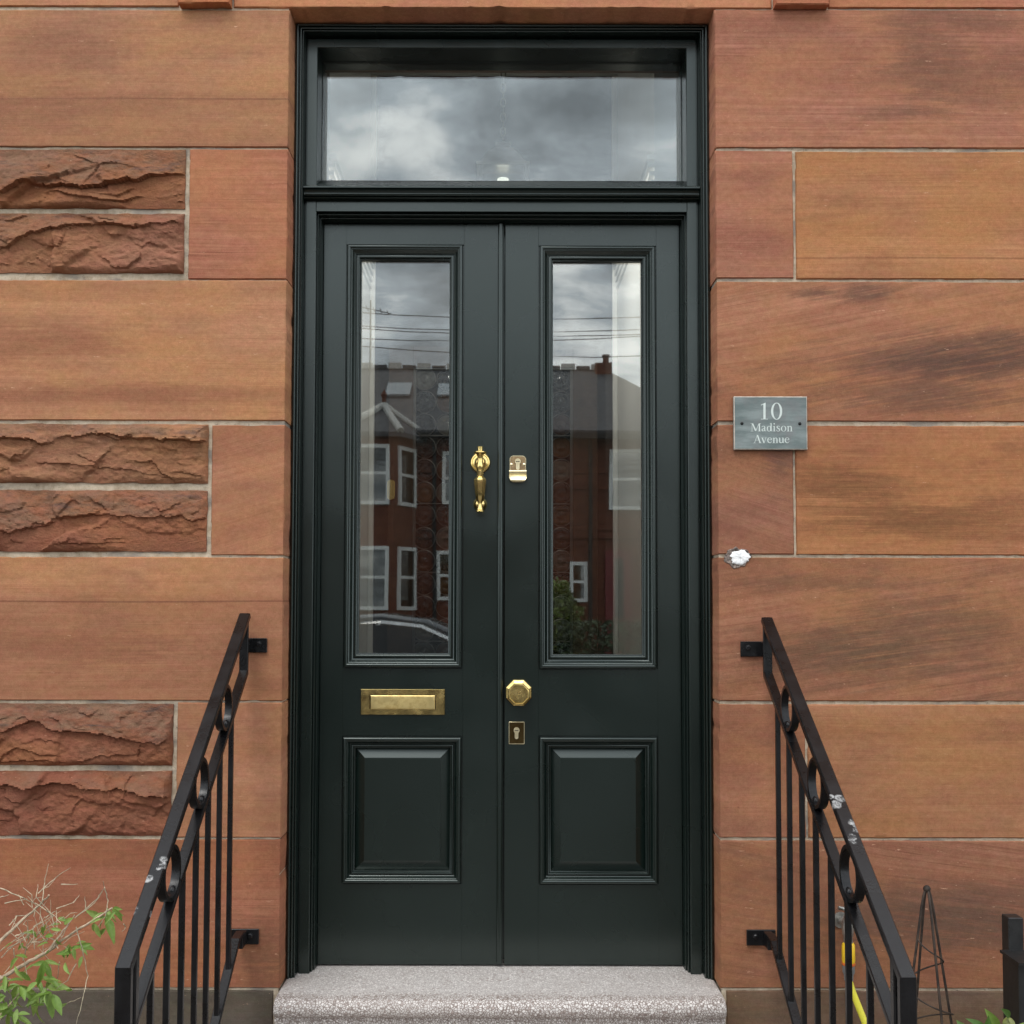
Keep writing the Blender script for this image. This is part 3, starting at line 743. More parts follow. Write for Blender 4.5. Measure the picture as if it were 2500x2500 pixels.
# ------------------------------------------------------------------ the two door leaves
lx0, lx1 = cx0 + 0.0142, cx1 - 0.0142
LZ1 = z_tb - 0.0122 * 1.15 - 0.0030
LZ0 = ZS + 0.007
xm0, xm1 = P(1230, 1200, Y_LEAF).x, P(1232.5, 1200, Y_LEAF).x
def leaf(name, label, xa, xb, g, pnl, hang_left):
    """g: glass moulding outer rect, pnl: panel moulding outer rect (x0,x1,z0,z1)."""
    root = thing(name, ((xa + xb) / 2, Y_LEAF, LZ0), label, 'door', None)
    y0, y1 = Y_LEAF, Y_LEAF + 0.050
    b = 0.0003
    MB().box(xa, g[0] - 0.00008, y0, y1, LZ0, LZ1, b).build('hanging_stile' if hang_left else 'meeting_stile', PAINT_V, root)
    MB().box(g[1] + 0.00008, xb, y0, y1, LZ0, LZ1, b).build('meeting_stile' if hang_left else 'hanging_stile', PAINT_V, root)
    MB().box(g[0], g[1], y0 + 0.0004, y1, g[3], LZ1, b).build('top_rail', PAINT_H, root)
    MB().box(g[0], g[1], y0 + 0.0004, y1, pnl[3], g[2], b).build('lock_rail', PAINT_H, root)
    MB().box(g[0], g[1], y0 + 0.0004, y1, LZ0, pnl[2], b).build('bottom_rail', PAINT_H, root)
    # bolection moulding round the glass and round the panel
    def bol(w):
        pr = [(0.0, y0 + 0.012), (0.0, y0 + 0.006), (0.0035, y0 + 0.006), (0.0042, y0 - 0.010)]
        pr += [(0.0042 + 0.006 * (1 - math.cos(a)), y0 - 0.010 - 0.005 * math.sin(a)) for a in [math.pi * i / 7 for i in range(8)]]
        t0 = 0.0168; t1 = w * 0.66
        for i in range(9):                                   # ogee falling towards the opening
            q = i / 8
            pr.append((t0 + (t1 - t0) * q, y0 - 0.010 + 0.013 * (q * q * (3 - 2 * q))))
        pr += [(t1 + 0.001, y0 + 0.006), (t1 + 0.002, y0 + 0.006)]
        pr += [(t1 + 0.002 + (w - t1 - 0.006) * (1 - math.cos(a)) / 2, y0 + 0.005 - 0.004 * math.sin(a)) for a in [math.pi * i / 6 for i in range(7)]]
        pr += [(w - 0.003, y0 + 0.012), (w, y0 + 0.013), (w, y0 + 0.030)]
        return pr
    w = 0.0475
    MB().frame(g[0], g[1], g[2], g[3], bol(w)).build('glazing_moulding', PAINT_V, root, 30)
    MB().box(g[0] + w - 0.006, g[1] - w + 0.006, Y_GL, Y_GL + 0.006, g[2] + w - 0.006, g[3] - w + 0.006).build('glass_pane', GLASS, root)
    w2 = 0.040
    MB().frame(pnl[0], pnl[1], pnl[2], pnl[3], bol(w2)).build('panel_moulding', PAINT_V, root, 30)
    ix0, ix1, iz0, iz1 = pnl[0] + w2, pnl[1] - w2, pnl[2] + w2, pnl[3] - w2
    be = 0.030
    pp = MB().frame(ix0 - 0.004, ix1 + 0.004, iz0 - 0.004, iz1 + 0.004, [(0, y0 + 0.034), (0.002, y0 + 0.0235), (0.004 + be, y0 + 0.0085), (0.0043 + be, y0 + 0.0060), (0.0055 + be, y0 + 0.0055), (0.006 + be, y0 + 0.0055)])
    e0 = 0.006 + be - 0.004
    pp.add([(ix0 + e0, y0 + 0.0055, iz0 + e0), (ix1 - e0, y0 + 0.0055, iz0 + e0), (ix1 - e0, y0 + 0.0055, iz1 - e0), (ix0 + e0, y0 + 0.0055, iz1 - e0)], [(0, 1, 2, 3)])
    pp.build('raised_panel', PAINT_V, root, 9)
    return root
def rect(u0, u1, v0, v1, y=Y_LEAF):
    vm = (v0 + v1) / 2; um = (u0 + u1) / 2
    return (P(u0, vm, y).x, P(u1, vm, y).x, P(um, v1, y).z, P(um, v0, y).z)
gl_l = rect(841, 1132, 597, 1632); gl_r = rect(1314.5, 1603.5, 600, 1635)
pn_l = rect(835, 1128, 1796, 2158); pn_r = rect(1314, 1608, 1796, 2160)
mx_l = (gl_l[0] + pn_l[0]) / 2, (gl_l[1] + pn_l[1]) / 2
gl_l = (*mx_l, *gl_l[2:]); pn_l = (*mx_l, *pn_l[2:])
mx_r = (gl_r[0] + pn_r[0]) / 2, (gl_r[1] + pn_r[1]) / 2
gl_r = (*mx_r, *gl_r[2:]); pn_r = (*mx_r, *pn_r[2:])
LEAF_L = leaf('door_leaf', 'dark green glazed door leaf carrying the knocker and the brass letter plate', lx0, xm0 - 0.001, gl_l, pn_l, True)
LEAF_R = leaf('door_leaf', 'dark green glazed door leaf carrying the octagonal brass knob and locks', xm1 + 0.0005, lx1, gl_r, pn_r, False)
# astragal bead covering the meeting edge, fixed to the left leaf
ax0, ax1 = P(1213.5, 1200, Y_LEAF).x, P(1228, 1200, Y_LEAF).x
pr = [(ax0, Y_LEAF - 0.001), (ax0, Y_LEAF - 0.003), (ax0 + 0.0015, Y_LEAF - 0.003)]
pr += [(ax0 + 0.0015 + (ax1 - ax0 - 0.0015) * (1 - math.cos(math.pi * i / 9)) / 2, Y_LEAF - 0.004 - 0.007 * math.sin(math.pi * i / 9)) for i in range(10)]
pr += [(ax1, Y_LEAF - 0.001)]
MB().prism(pr, 'z', LZ0 + 0.004, LZ1 - 0.002).build('astragal', PAINT_V, LEAF_L, 35)

MB().box(xm0 - 0.012, xm1 + 0.012, Y_LEAF + 0.0505, Y_LEAF + 0.062, LZ0, LZ1).build('light_gap_strip', PAINT_V, LEAF_L)  # unseen strip added behind the meeting edge to block interior light

# ------------------------------------------------------------------ brass fittings
YL = Y_LEAF
# letter plate
r = rect(881, 1086, 1682.6, 1744.8)
lp = MB().frame(r[0], r[1], r[2], r[3], [(0, YL - 0.0005), (0, YL - 0.003), (0.0015, YL - 0.0048), (0.0285, YL - 0.0055), (0.0292, YL - 0.003), (0.0292, YL - 0.001)], True, 0.62)
plate = lp.build('letter_plate', BRASS, LEAF_L, 25)
f = rect(905, 1062.5, 1697.5, 1731)
fl = MB().frame(f[0], f[1], f[2], f[3], [(0, YL - 0.001), (0, YL - 0.0058), (0.002, YL - 0.0075), (0.006, YL - 0.008), (0.0065, YL - 0.008)])
fl.add([(f[0] + .0065, YL - .008, f[2] + .0065), (f[1] - .0065, YL - .008, f[2] + .0065), (f[1] - .0065, YL - .008, f[3] - .0065), (f[0] + .0065, YL - .008, f[3] - .0065)], [(0, 1, 2, 3)])
fl.build('flap', BRASS_BRUSHED, plate, 25)
# knocker
def kz(v): return P(1172.6, 1040 + v / 8.05, YL - 0.035).z
kx = P(1172.6, 1150, YL).x; M8 = 0.001298 / 8.05
rz = P(1172.6, 1040 + 722 / 8.05, YL).z
kn = MB().lathe([(0.0, -0.020), (0.008, -0.020), (0.0135, -0.017), (0.017, -0.012), (0.021, -0.0095), (0.0245, -0.0085), (0.0265, -0.0095), (0.0300, -0.0085), (0.0328, -0.0055), (0.0330, -0.0005)], (kx, YL, rz), 'y', 40)
knock = kn.build('knocker', BRASS, LEAF_L, 30)
yk = YL - 0.036
top = MB().lathe([(0.0, kz(405)), (0.0088, kz(405)), (0.0098, kz(412)), (0.0092, kz(450)), (0.0090, kz(495)), (0.0150, kz(498)), (0.0208, kz(512)), (0.0213, kz(526)), (0.0195, kz(542)), (0.0140, kz(552)),
                  (0.0100, kz(575)), (0.0085, kz(650)), (0.0092, kz(720)), (0.0118, kz(760)), (0.0128, kz(810)), (0.0105, kz(850)), (0.0098, kz(872))], (kx, yk, 0), 'z', 28)
top.build('hinge_post', BRASS, knock, 40)
MB().tube([(kx, YL - 0.016, kz(690)), (kx, yk + 0.002, kz(690))], 0.0075, 16).build('hinge_pin', BRASS, knock, 40)
hd = MB().lathe([(0.0098, kz(868)), (0.0112, kz(880)), (0.0110, kz(990)), (0.0150, kz(1010)), (0.0205, kz(1060)), (0.0208, kz(1085)), (0.0190, kz(1180)), (0.0165, kz(1330)), (0.0135, kz(1450)), (0.0080, kz(1505))], (kx, yk, 0), 'z', 8, math.pi / 8)
hd.build('handle', BRASS, knock, 25)
ft = MB().lathe([(0.0075, kz(1500)), (0.0062, kz(1530)), (0.0080, kz(1590)), (0.0112, kz(1630)), (0.0108, kz(1655)), (0.0138, kz(1668)), (0.0138, kz(1684)), (0.0080, kz(1702)), (0.0, kz(1706))], (kx, yk, 0), 'z', 24)
ft.build('handle_tip', BRASS, knock, 40)
sz = P(1172.6, 1040 + 1540 / 8.05, YL).z
MB().lathe([(0.0, -0.024), (0.010, -0.023), (0.016, -0.018), (0.020, -0.011), (0.0225, -0.006), (0.0225, -0.0005)], (kx, YL, sz), 'y', 32).build('strike_plate', BRASS, knock, 35)
# rim lock pull
r = rect(1243.7, 1284.6, 1112.7, 1177)
def rrect(x0, x1, z0, z1, rad, n=6):
    pts = []
    for cx, cz, a0 in ((x1 - rad, z1 - rad, 0), (x0 + rad, z1 - rad, 90), (x0 + rad, z0 + rad, 180), (x1 - rad, z0 + rad, 270)):
        for i in range(n + 1):
            a = R(a0 + 90 * i / n); pts.append((cx + rad * math.cos(a), cz + rad * math.sin(a)))
    return pts
def plate_solid(x0, x1, z0, z1, rad, ys):
    """rounded plate; ys: list of (inset, y)."""
    mb = MB(); rings = []
    for ins, y in ys:
        rings.append([(a, y, b) for a, b in rrect(x0 + ins, x1 - ins, z0 + ins, z1 - ins, max(0.0004, rad - ins))])
    mb.loop_strip(rings, True, True, True); return mb
zl = P(1264, 1150, YL).z
pl = plate_solid(r[0], r[1], r[2], r[3], 0.013, [(0, YL - 0.0004), (0, YL - 0.003), (0.0012, YL - 0.0042), (0.0024, YL - 0.0042), (0.003, YL - 0.003)]).build('lock_pull', BRASS_PALE, LEAF_R, 30)
plate_solid(r[0] + .0031, r[1] - .0031, zl + 0.0005, r[3] - .0031, 0.009, [(0, YL - 0.0031), (0, YL - 0.0036)]).build('face', mat_plain('worn_brass_face', (0.34, 0.24, 0.13), 0.45, 0.9, 0.2, 80), pl)
lip = MB(); zt2 = P(1264, 1149.5, YL).z
sec = [(YL - 0.003, zt2), (YL - 0.010, zt2 + 0.0006), (YL - 0.0125, zt2 - 0.003), (YL - 0.011, zt2 - 0.009), (YL - 0.0085, zt2 - 0.0125), (YL - 0.012, zt2 - 0.0145), (YL - 0.021, r[2] + 0.014), (YL - 0.024, r[2] + 0.004), (YL - 0.023, r[2] - 0.001), (YL - 0.019, r[2] + 0.001), (YL - 0.004, zt2 - 0.016)]
rings = []
for k, (dx, sh) in enumerate(((-0.0008, 1), (0.004, 1), (0.5, 1), (-0.004, 1), (0.0008, 1))):
    x = r[0] + dx if k < 2 else ((r[0] + r[1]) / 2 if k == 2 else r[1] + dx)
    cut = 0.012 if k in (0, 4) else (0.004 if k in (1, 3) else 0.0)
    rings.append([(x, yy, max(zq, r[2] + cut * (1 if zq < r[2] + 0.02 else 0))) for yy, zq in sec])
lip.loop_strip(rings, True, True, True); lip.build('pull_lip', BRASS_PALE, pl, 40)
def cylinder_lock(cx, cz, rad, drop, parent, y):
    mb = MB(); n = 20
    pts = [(cx + rad * math.cos(a), cz + rad * math.sin(a)) for a in [R(-50 + 280 * i / n) for i in range(n + 1)]]
    w = rad * 0.62
    pts += [(cx - w, cz - drop + w)] + [(cx + w * math.cos(a), cz - drop + w + w * math.sin(a)) for a in [R(180 + 180 * i / 8) for i in range(1, 8)]] + [(cx + w, cz - drop + w)]
    mb.loop_strip([[(a, y, b) for a, b in pts], [(a, y - 0.006, b) for a, b in pts], [(cx + (a - cx) * .93, y - 0.0068, b) for a, b in pts]], True, True, True)
    c = mb.build('lock_cylinder', BRASS_PALE, parent, 30)
    MB().box(cx - rad * 0.62, cx + rad * 0.62, y - 0.0073, y - 0.0069, cz - rad * 0.13, cz + rad * 0.10).build('keyway', mat_key, parent)
mat_key = mat_plain('keyway_dark', (0.02, 0.015, 0.01), 0.6)
cylinder_lock(P(1264, 1128, YL).x, P(1264, 1127.5, YL).z, 0.0098, 0.0275, pl, YL - 0.0036)
for u in (1248.7, 1279.6):
    q = P(u, 1134.5, YL)
    MB().lathe([(0.0, -0.0012), (0.0030, -0.001), (0.0045, 0.0)], (q.x, YL - 0.0042, q.z), 'y', 16).build('screw', BRASS_PALE, pl, 40)
# octagonal knob
q = P(1266, 1691, YL); ph = math.pi / 8; c8 = 1 / math.cos(ph)
kb = MB().lathe([(0.0415 * c8, -0.0005), (0.0415 * c8, -0.004), (0.0395 * c8, -0.007), (0.031 * c8, -0.013), (0.027 * c8, -0.015), (0.0, -0.015)], q, 'y', 8, ph)
knob = kb.build('door_knob', BRASS, LEAF_R, 15)
MB().lathe([(0.013, -0.014), (0.012, -0.030), (0.018, -0.036)], q, 'y', 24).build('knob_neck', BRASS, knob, 40)
MB().lathe([(0.016 * c8, -0.034), (0.029 * c8, -0.042), (0.0335 * c8, -0.049), (0.0335 * c8, -0.055), (0.0315 * c8, -0.0585), (0.0285 * c8, -0.0590), (0.0280 * c8, -0.0575), (0.0265 * c8, -0.0575), (0.0, -0.0580)], q, 'y', 8, ph).build('knob_head', BRASS, knob, 15)
# lower lock plate
r = rect(1242, 1280.7, 1762, 1816.5)
esc = plate_solid(r[0], r[1], r[2], r[3], 0.0025, [(0, YL - 0.0004), (0, YL - 0.003), (0.0007, YL - 0.0036), (0.0018, YL - 0.0036), (0.0022, YL - 0.0030)]).build('escutcheon', BRASS_PALE, LEAF_R, 25)
plate_solid(r[0] + .0023, r[1] - .0023, r[2] + .0023, r[3] - .0023, 0.001, [(0, YL - 0.0031), (0, YL - 0.0034)]).build('face', BRASS_DARK, esc)
cylinder_lock(P(1261, 1782, YL).x, P(1261, 1782.5, YL).z, 0.0098, 0.0275, esc, YL - 0.0034)

# ------------------------------------------------------------------ doorstep and lower steps
nose_z = ZS
def step_slab(name, x0, x1, yb, yf, ztop, thick, zbot, label):
    rad = thick * 0.5
    pr = [(yb, ztop - 0.06), (yb, ztop)]
    pr += [(yf + rad - rad * 1.0 * math.sin(math.pi * i / 12), ztop - rad + rad * math.cos(math.pi * i / 12)) for i in range(13)]
    pr += [(yf + rad + 0.004, ztop - thick - 0.002), (yf + rad + 0.004, zbot), (yb, zbot)]
    mb = MB(); rings = []
    n = len(pr)
    for dx, ins in ((0.0, 0.010), (0.003, 0.004), (0.010, 0.0), (None, 0), (-0.010, 0.0), (-0.003, 0.004), (0.0, 0.010)):
        if dx is None: x = (x0 + x1) / 2
        else: x = (x0 + dx) if len(rings) < 3 else (x1 + dx)
        rings.append([(x, y + (ins if y < yf + rad else 0), z - (ins * 0.5 if z > ztop - 0.01 else 0)) for y, z in pr])
    mb.loop_strip(rings, True, True, True)
    return tag(mb.build(name, TERRAZZO, None, 50, ((x0 + x1) / 2, yf, zbot)), label, 'step')
step_slab('doorstep', XL + 0.002, XR - 0.002, 0.29, -0.105, ZS, 0.054, ZS - 0.150, 'speckled pale terrazzo doorstep with rounded nose under the green door')
step_slab('lower_step', -0.72, 0.72, -0.06, -0.40, ZS - 0.151, 0.05, ZS - 0.290, 'middle terrazzo step below the doorstep')
step_slab('lower_step', -0.72, 0.72, -0.30, -0.70, ZS - 0.291, 0.05, 0.012, 'lowest terrazzo step above the path')
# ------------------------------------------------------------------ iron handrails
def handrail(name, label, X, pts, inner):
    """pts: pixel data of this rail; inner: +1 if the door lies towards +x."""
    root = thing(name, (X, -0.6, 0.0), label, 'handrail', 'black iron handrails beside the doorstep')
    T, C = PX(*pts['top'], X), PX(*pts['corner'], X)
    T.y = -0.035
    T = P(pts['top'][0], pts['top'][1], T.y); T.x = X
    C.x = X
    d = (C - T).normalized(); nrm = Vector((0, d.z, -d.y))
    if nrm.z > 0: nrm = -nrm                                  # points away from the rail, downwards
    foot = Vector((X, C.y - 0.012, 0.02))
    MB().tube([T, T.lerp(C, 0.5), C, Vector((X, C.y - 0.004, 0.02))], 0, flat=(0.033, 0.018)).build('handrail_bar', IRON, root, 25)
    # wall post and second rail
    L0 = PX(*pts['bend'], X); L0.y = T.y - 0.008; L0 = Vector((X, L0.y, P(pts['bend'][0], pts['bend'][1], L0.y).z))
    gap = 0.0
    off = (L0 - T) - d * (L0 - T).dot(d)
    s_end = (C - T).length + 0.02
    L1 = L0 + d * ((C.y + 0.05 - L0.y) / d.y)
    MB().tube([Vector((X, L0.y, T.z - 0.012)), L0, L1], 0, flat=(0.026, 0.012)).build('lower_rail', IRON, root, 25)
    # inner post beside the lower corner
    MB().tube([Vector((X, C.y + 0.05, C.z + 0.02)), Vector((X, C.y + 0.05, 0.02))], 0, flat=(0.024, 0.024)).build('post', IRON, root, 25)
    # rings between the rails
    gapv = off.length - 0.009 - 0.006
    for (u, v) in pts['rings']:
        c = PX(u, v, X)
        s = (c - T).dot(d); c = T + d * s + off.normalized() * (0.009 + gapv / 2)
        rr = gapv / 2 + 0.001
        mb = MB(); rings = []
        n = 36
        for i in range(n):
            a = 2 * math.pi * i / n
            rad = d * math.cos(a) + off.normalized() * math.sin(a)
            rings.append([c + rad * (rr * 1.06) + Vector((-0.010, 0, 0)), c + rad * (rr * 1.06) + Vector((0.010, 0, 0)), c + rad * (rr - 0.006) + Vector((0.010, 0, 0)), c + rad * (rr - 0.006) + Vector((-0.010, 0, 0))])
        rings.append(rings[0])
        mb.loop_strip(rings, True); mb.build('ring', IRON, root, 30)
        w = T + d * s + off
        MB().lathe([(0.0, -0.006), (0.010, -0.004), (0.012, 0.0), (0.009, 0.005), (0.0, 0.006)], w - off.normalized() * 0.007, 'x', 10).build('weld', IRON, root, 60)
    # bottom rail
    B0 = PX(*pts['bot0'], X); B0.y = -0.105
    B0 = P(pts['bot0'][0], pts['bot0'][1], B0.y); B0.x = X
    B1 = B0 + d * ((C.y + 0.05 - B0.y) / d.y)
    MB().tube([Vector((X, B0.y + 0.06, B0.z + 0.004)), B0 + Vector((0, 0.004, 0)), B1], 0, flat=(0.026, 0.012)).build('bottom_rail', IRON, root, 25)
    # balusters
    for y in pts['bal']:
        zt_ = L0.z + (y - L0.y) * d.z / d.y; zb = B0.z + (y - B0.y) * d.z / d.y
        MB().tube([(X, y, zt_ + 0.002), (X, y, max(zb, 0.03))], 0, flat=(0.0135, 0.0135)).build('baluster', IRON, root, 25)
    # wall plates
    for (u0, u1, v0, v1) in pts['plates']:
        a, b = P(u0, v1, -0.006), P(u1, v0, -0.006)
        pl = MB().box(a.x, b.x, -0.009, -0.0015, a.z, b.z, 0.0012); 
        xi0, xi1 = (X - 0.013, X + 0.013)
        pl = pl.build('wall_plate', IRON, root, 30)
        bx = (u0 * 0.30 + u1 * 0.70) if inner > 0 else (u0 * 0.70 + u1 * 0.30)
        c = P(bx, (v0 * 0.58 + v1 * 0.42), -0.009)
        MB().lathe([(0.0095, 0.0), (0.0095, -0.002), (0.0072, -0.0025), (0.0072, -0.0075), (0.0055, -0.009), (0.0, -0.009)], (c.x, -0.009, c.z), 'y', 6, 0.3).build('bolt', IRON, pl, 20)
        # stub joining plate and post
        MB().box(X - 0.012, X + 0.012, min(T.y, -0.035) - (0.03 if v0 > 2000 else 0.0), -0.0092, a.z + 0.004, b.z - 0.002, 0.0012).build('stub', IRON, pl, 30)
    return root
handrail('handrail', 'black iron handrail left of the door, beside the leafy shrub', RAIL_LX, dict(
    top=(599, 1503), corner=(303, 2364), bend=(591, 1642), rings=[(548, 1741), (486, 1917), (415, 2144)],
    bot0=(574, 2296), bal=[-0.185, -0.305, -0.42, -0.53, -0.645, -0.76, -0.875],
    plates=[(585, 652, 1558, 1593), (563, 632, 2268, 2305)]), 1)
handrail('handrail', 'scuffed black iron handrail right of the door, in front of the garden tap', RAIL_RX, dict(
    top=(1868, 1513), corner=(2214, 2388), bend=(1868, 1646), rings=[(1926, 1746), (1995, 1926), (2078, 2146)],
    bot0=(1880, 2302), bal=[-0.155, -0.275, -0.40, -0.525, -0.65, -0.775, -0.92],
    plates=[(1808, 1870, 1566, 1603), (1823, 1893, 2270, 2308)]), -1)

# ------------------------------------------------------------------ house sign
def stroke(pts, n=6):
    """variable-width stroke through (x, y, width) points -> list of quads (smooth Catmull-Rom)."""
    P_ = [pts[0]] + list(pts) + [pts[-1]]; out = []
    for i in range(1, len(P_) - 2):
        for k in range(n):
            t = k / n; r_ = []
            for c in range(3):
                a, b, c2, d2 = P_[i - 1][c], P_[i][c], P_[i + 1][c], P_[i + 2][c]
                r_.append(0.5 * (2 * b + (c2 - a) * t + (2 * a - 5 * b + 4 * c2 - d2) * t * t + (3 * b - a - 3 * c2 + d2) * t ** 3))
            out.append(r_)
    out.append(list(pts[-1])); L = []; Rr = []
    for i, (x, y, w) in enumerate(out):
        x0, y0, _ = out[max(0, i - 1)]; x1, y1, _ = out[min(len(out) - 1, i + 1)]
        dx, dy = x1 - x0, y1 - y0; m = math.hypot(dx, dy) or 1
        L.append((x - dy / m * w / 2, y + dx / m * w / 2)); Rr.append((x + dy / m * w / 2, y - dx / m * w / 2))
    return [[L[i], L[i + 1], Rr[i + 1], Rr[i]] for i in range(len(L) - 1)]
def rc(x0, y0, x1, y1): return [[(x0, y0), (x1, y0), (x1, y1), (x0, y1)]]
def ring2(cx, cy, rx, ry, tx, ty, n=32):
    o = []
    for i in range(n):
        a, b = 2 * math.pi * i / n, 2 * math.pi * (i + 1) / n
        o.append([(cx + rx * math.cos(a), cy + ry * math.sin(a)), (cx + rx * math.cos(b), cy + ry * math.sin(b)),
                  (cx + (rx - tx) * math.cos(b), cy + (ry - ty) * math.sin(b)), (cx + (rx - tx) * math.cos(a), cy + (ry - ty) * math.sin(a))])
    return o
def diag(x0, y0, x1, y1, w): return [[(x0 - w / 2, y0), (x0 + w / 2, y0), (x1 + w / 2, y1), (x1 - w / 2, y1)]]
GLY = {
 '1': (500, rc(212, 18, 306, 640) + [[(111, 588), (118, 562), (212, 604), (306, 640)], [(111, 588), (306, 640), (306, 676), (290, 676)]] + rc(118, 0, 398, 22)),
 '0': (500, ring2(250, 331, 226, 345, 92, 28)),
 'M': (889, rc(118, 18, 152, 645) + rc(12, 0, 258, 22) + rc(14, 640, 190, 662) + diag(170, 662, 440, 40, 118) + diag(445, 40, 716, 662, 44) + rc(694, 18, 796, 645) + rc(612, 0, 876, 22) + rc(696, 640, 874, 662)),
 'a': (444, stroke([(70, 345, 46), (80, 405, 48), (150, 440, 30), (245, 425, 56), (292, 350, 84), (292, 200, 84), (294, 90, 84), (320, 35, 58), (370, 40, 30), (432, 72, 14)]) + stroke([(290, 272, 28), (160, 212, 50), (82, 130, 82), (105, 52, 74), (175, 28, 46), (290, 92, 26)])),
 'd': (500, rc(340, 30, 426, 665) + [[(262, 640), (270, 660), (426, 690), (426, 640)]] + rc(380, 12, 490, 44) + ring2(212, 222, 186, 236, 88, 30)),
 'i': (278, rc(96, 15, 184, 430) + [[(16, 398), (20, 415), (184, 462), (184, 400)]] + rc(14, 0, 258, 20) + ring2(138, 622, 58, 58, 58, 58, 16)),
 's': (389, stroke([(322, 322, 18), (312, 395, 32), (225, 440, 34), (115, 415, 66), (92, 345, 76), (165, 268, 84), (275, 195, 84), (312, 115, 76), (262, 30, 56), (160, 8, 32), (78, 48, 30), (54, 150, 18)])),
 'o': (500, ring2(250, 225, 222, 235, 88, 30)),
 'n': (500, rc(86, 15, 172, 425) + rc(14, 0, 236, 20) + [[(12, 398), (16, 416), (172, 462), (172, 395)]] + stroke([(172, 345, 26), (245, 418, 46), (325, 420, 62), (378, 350, 84), (386, 240, 86)]) + rc(343, 15, 429, 260) + rc(272, 0, 488, 20)),
 'A': (722, diag(122, 18, 352, 674, 36) + diag(352, 674, 586, 18, 112) + rc(215, 232, 500, 262) + rc(12, 0, 218, 20) + rc(448, 0, 710, 20)),
 'v': (500, diag(108, 440, 262, 0, 96) + diag(408, 440, 262, 0, 36) + rc(14, 431, 218, 450) + rc(328, 431, 488, 450)),
 'e': (444, rc(95, 262, 395, 292) + stroke([(372, 285, 66), (358, 375, 66), (300, 430, 42), (222, 444, 30), (125, 400, 62), (72, 300, 82), (70, 205, 86), (118, 88, 82), (205, 32, 60), (305, 40, 42), (415, 150, 14)])),
 'u': (500, rc(70, 130, 156, 450) + rc(10, 430, 112, 450) + stroke([(113, 170, 86), (128, 75, 82), (205, 28, 56), (290, 48, 40), (352, 115, 26)]) + rc(342, 30, 428, 450) + rc(272, 430, 386, 450) + rc(386, 18, 490, 48)),
}
SLATE = None
def make_slate():
    t = NT('grey_green_slate'); p = t.pos()
    a = t.noise(t.map(p, rot=(0, R(-28), 0), scale=(9, 9, 38)), 1.0, 6, 0.6); g = t.noise(p, 260, 4, 0.6)
    c = t.mix(t.ramp(a, 0.35, 0.72), srgb(98, 110, 108), srgb(134, 144, 142))
    c = t.mix(t.ramp(t.noise(p, 18, 4, 0.6), 0.45, 0.7, 0, 0.5), c, srgb(118, 116, 116))
    return t.bsdf(c, 0.6, 0, t.bump(t.math('ADD', a, t.math('MULTIPLY', g, 0.3)), 0.3, 0.0015), 0.4)
SLATE = make_slate()
SY = -0.016
r = rect(1792, 1971, 968, 1097.5, SY)
SIGN = thing('house_sign', ((r[0] + r[1]) / 2, 0, r[2]), 'grey slate house sign reading 10 Madison Avenue, screwed right of the door', 'sign')
sm = MB().frame(r[0], r[1], r[2], r[3], [(0, -0.004), (0, SY + 0.0025), (0.0022, SY), (0.003, SY)])
sm.add([(r[0] + .003, SY, r[2] + .003), (r[1] - .003, SY, r[2] + .003), (r[1] - .003, SY, r[3] - .003), (r[0] + .003, SY, r[3] - .003)], [(0, 1, 2, 3)])
sm.add([(r[0], -0.004, r[2]), (r[1], -0.004, r[2]), (r[1], -0.004, r[3]), (r[0], -0.004, r[3])], [(0, 1, 2, 3)])
sm.build('slate_plate', SLATE, SIGN, 20)
ed = MB().frame(r[0] - 0.0003, r[1] + 0.0003, r[2] - 0.0003, r[3] + 0.0003, [(0, SY + 0.0026), (0.0021, SY + 0.0001), (0.0026, SY - 0.0001), (0.0022, SY + 0.002)])
ed.build('cut_edge', mat_plain('sawn_slate_edge', srgb(196, 186, 172), 0.8, var=0.2, scale=90), SIGN)
LETTER = mat_plain('painted_letter', srgb(205, 214, 208), 0.7, var=0.05, scale=80)
def letters(txt, u0, v_base, em_px, kern=None):
    x = 0.0; px = 210 / 1932.0
    for i, ch in enumerate(txt):
        w, quads = GLY[ch]; mb = MB()
        for j, qd in enumerate(quads):
            y = SY - 0.0006 - 0.00004 * (j % 7)
            mb.add([(p.x, y, p.z) for p in [P(u0 + (x + a) / 1000 * em_px, v_base - b / 1000 * em_px, SY) for a, b in qd]], [tuple(range(len(qd)))])
        mb.build('letter', LETTER, SIGN)
        x += w + (kern or {}).get(txt[i:i + 2], 0)
c1 = 210 / 1932.0
letters('10', 1780 + 650 * c1, 950 + 680 * c1, 555 * c1)
letters('Madison', 1780 + 478 * c1, 950 + 950 * c1, 271 * c1)
letters('Avenue', 1780 + 538 * c1, 950 + 1213 * c1, 271 * c1, {'Av': -74})
for u, v in ((288, 770), (1588, 775)):
    q = P(1780 + u * c1, 950 + v * c1, SY)
    MB().lathe([(0.0, -0.0035), (0.003, -0.0032), (0.0046, -0.0012), (0.0048, 0.0)], (q.x, SY, q.z), 'y', 14).build('screw', mat_plain('dark_screw', (0.02, 0.02, 0.02), 0.4, 0.6), SIGN, 50)

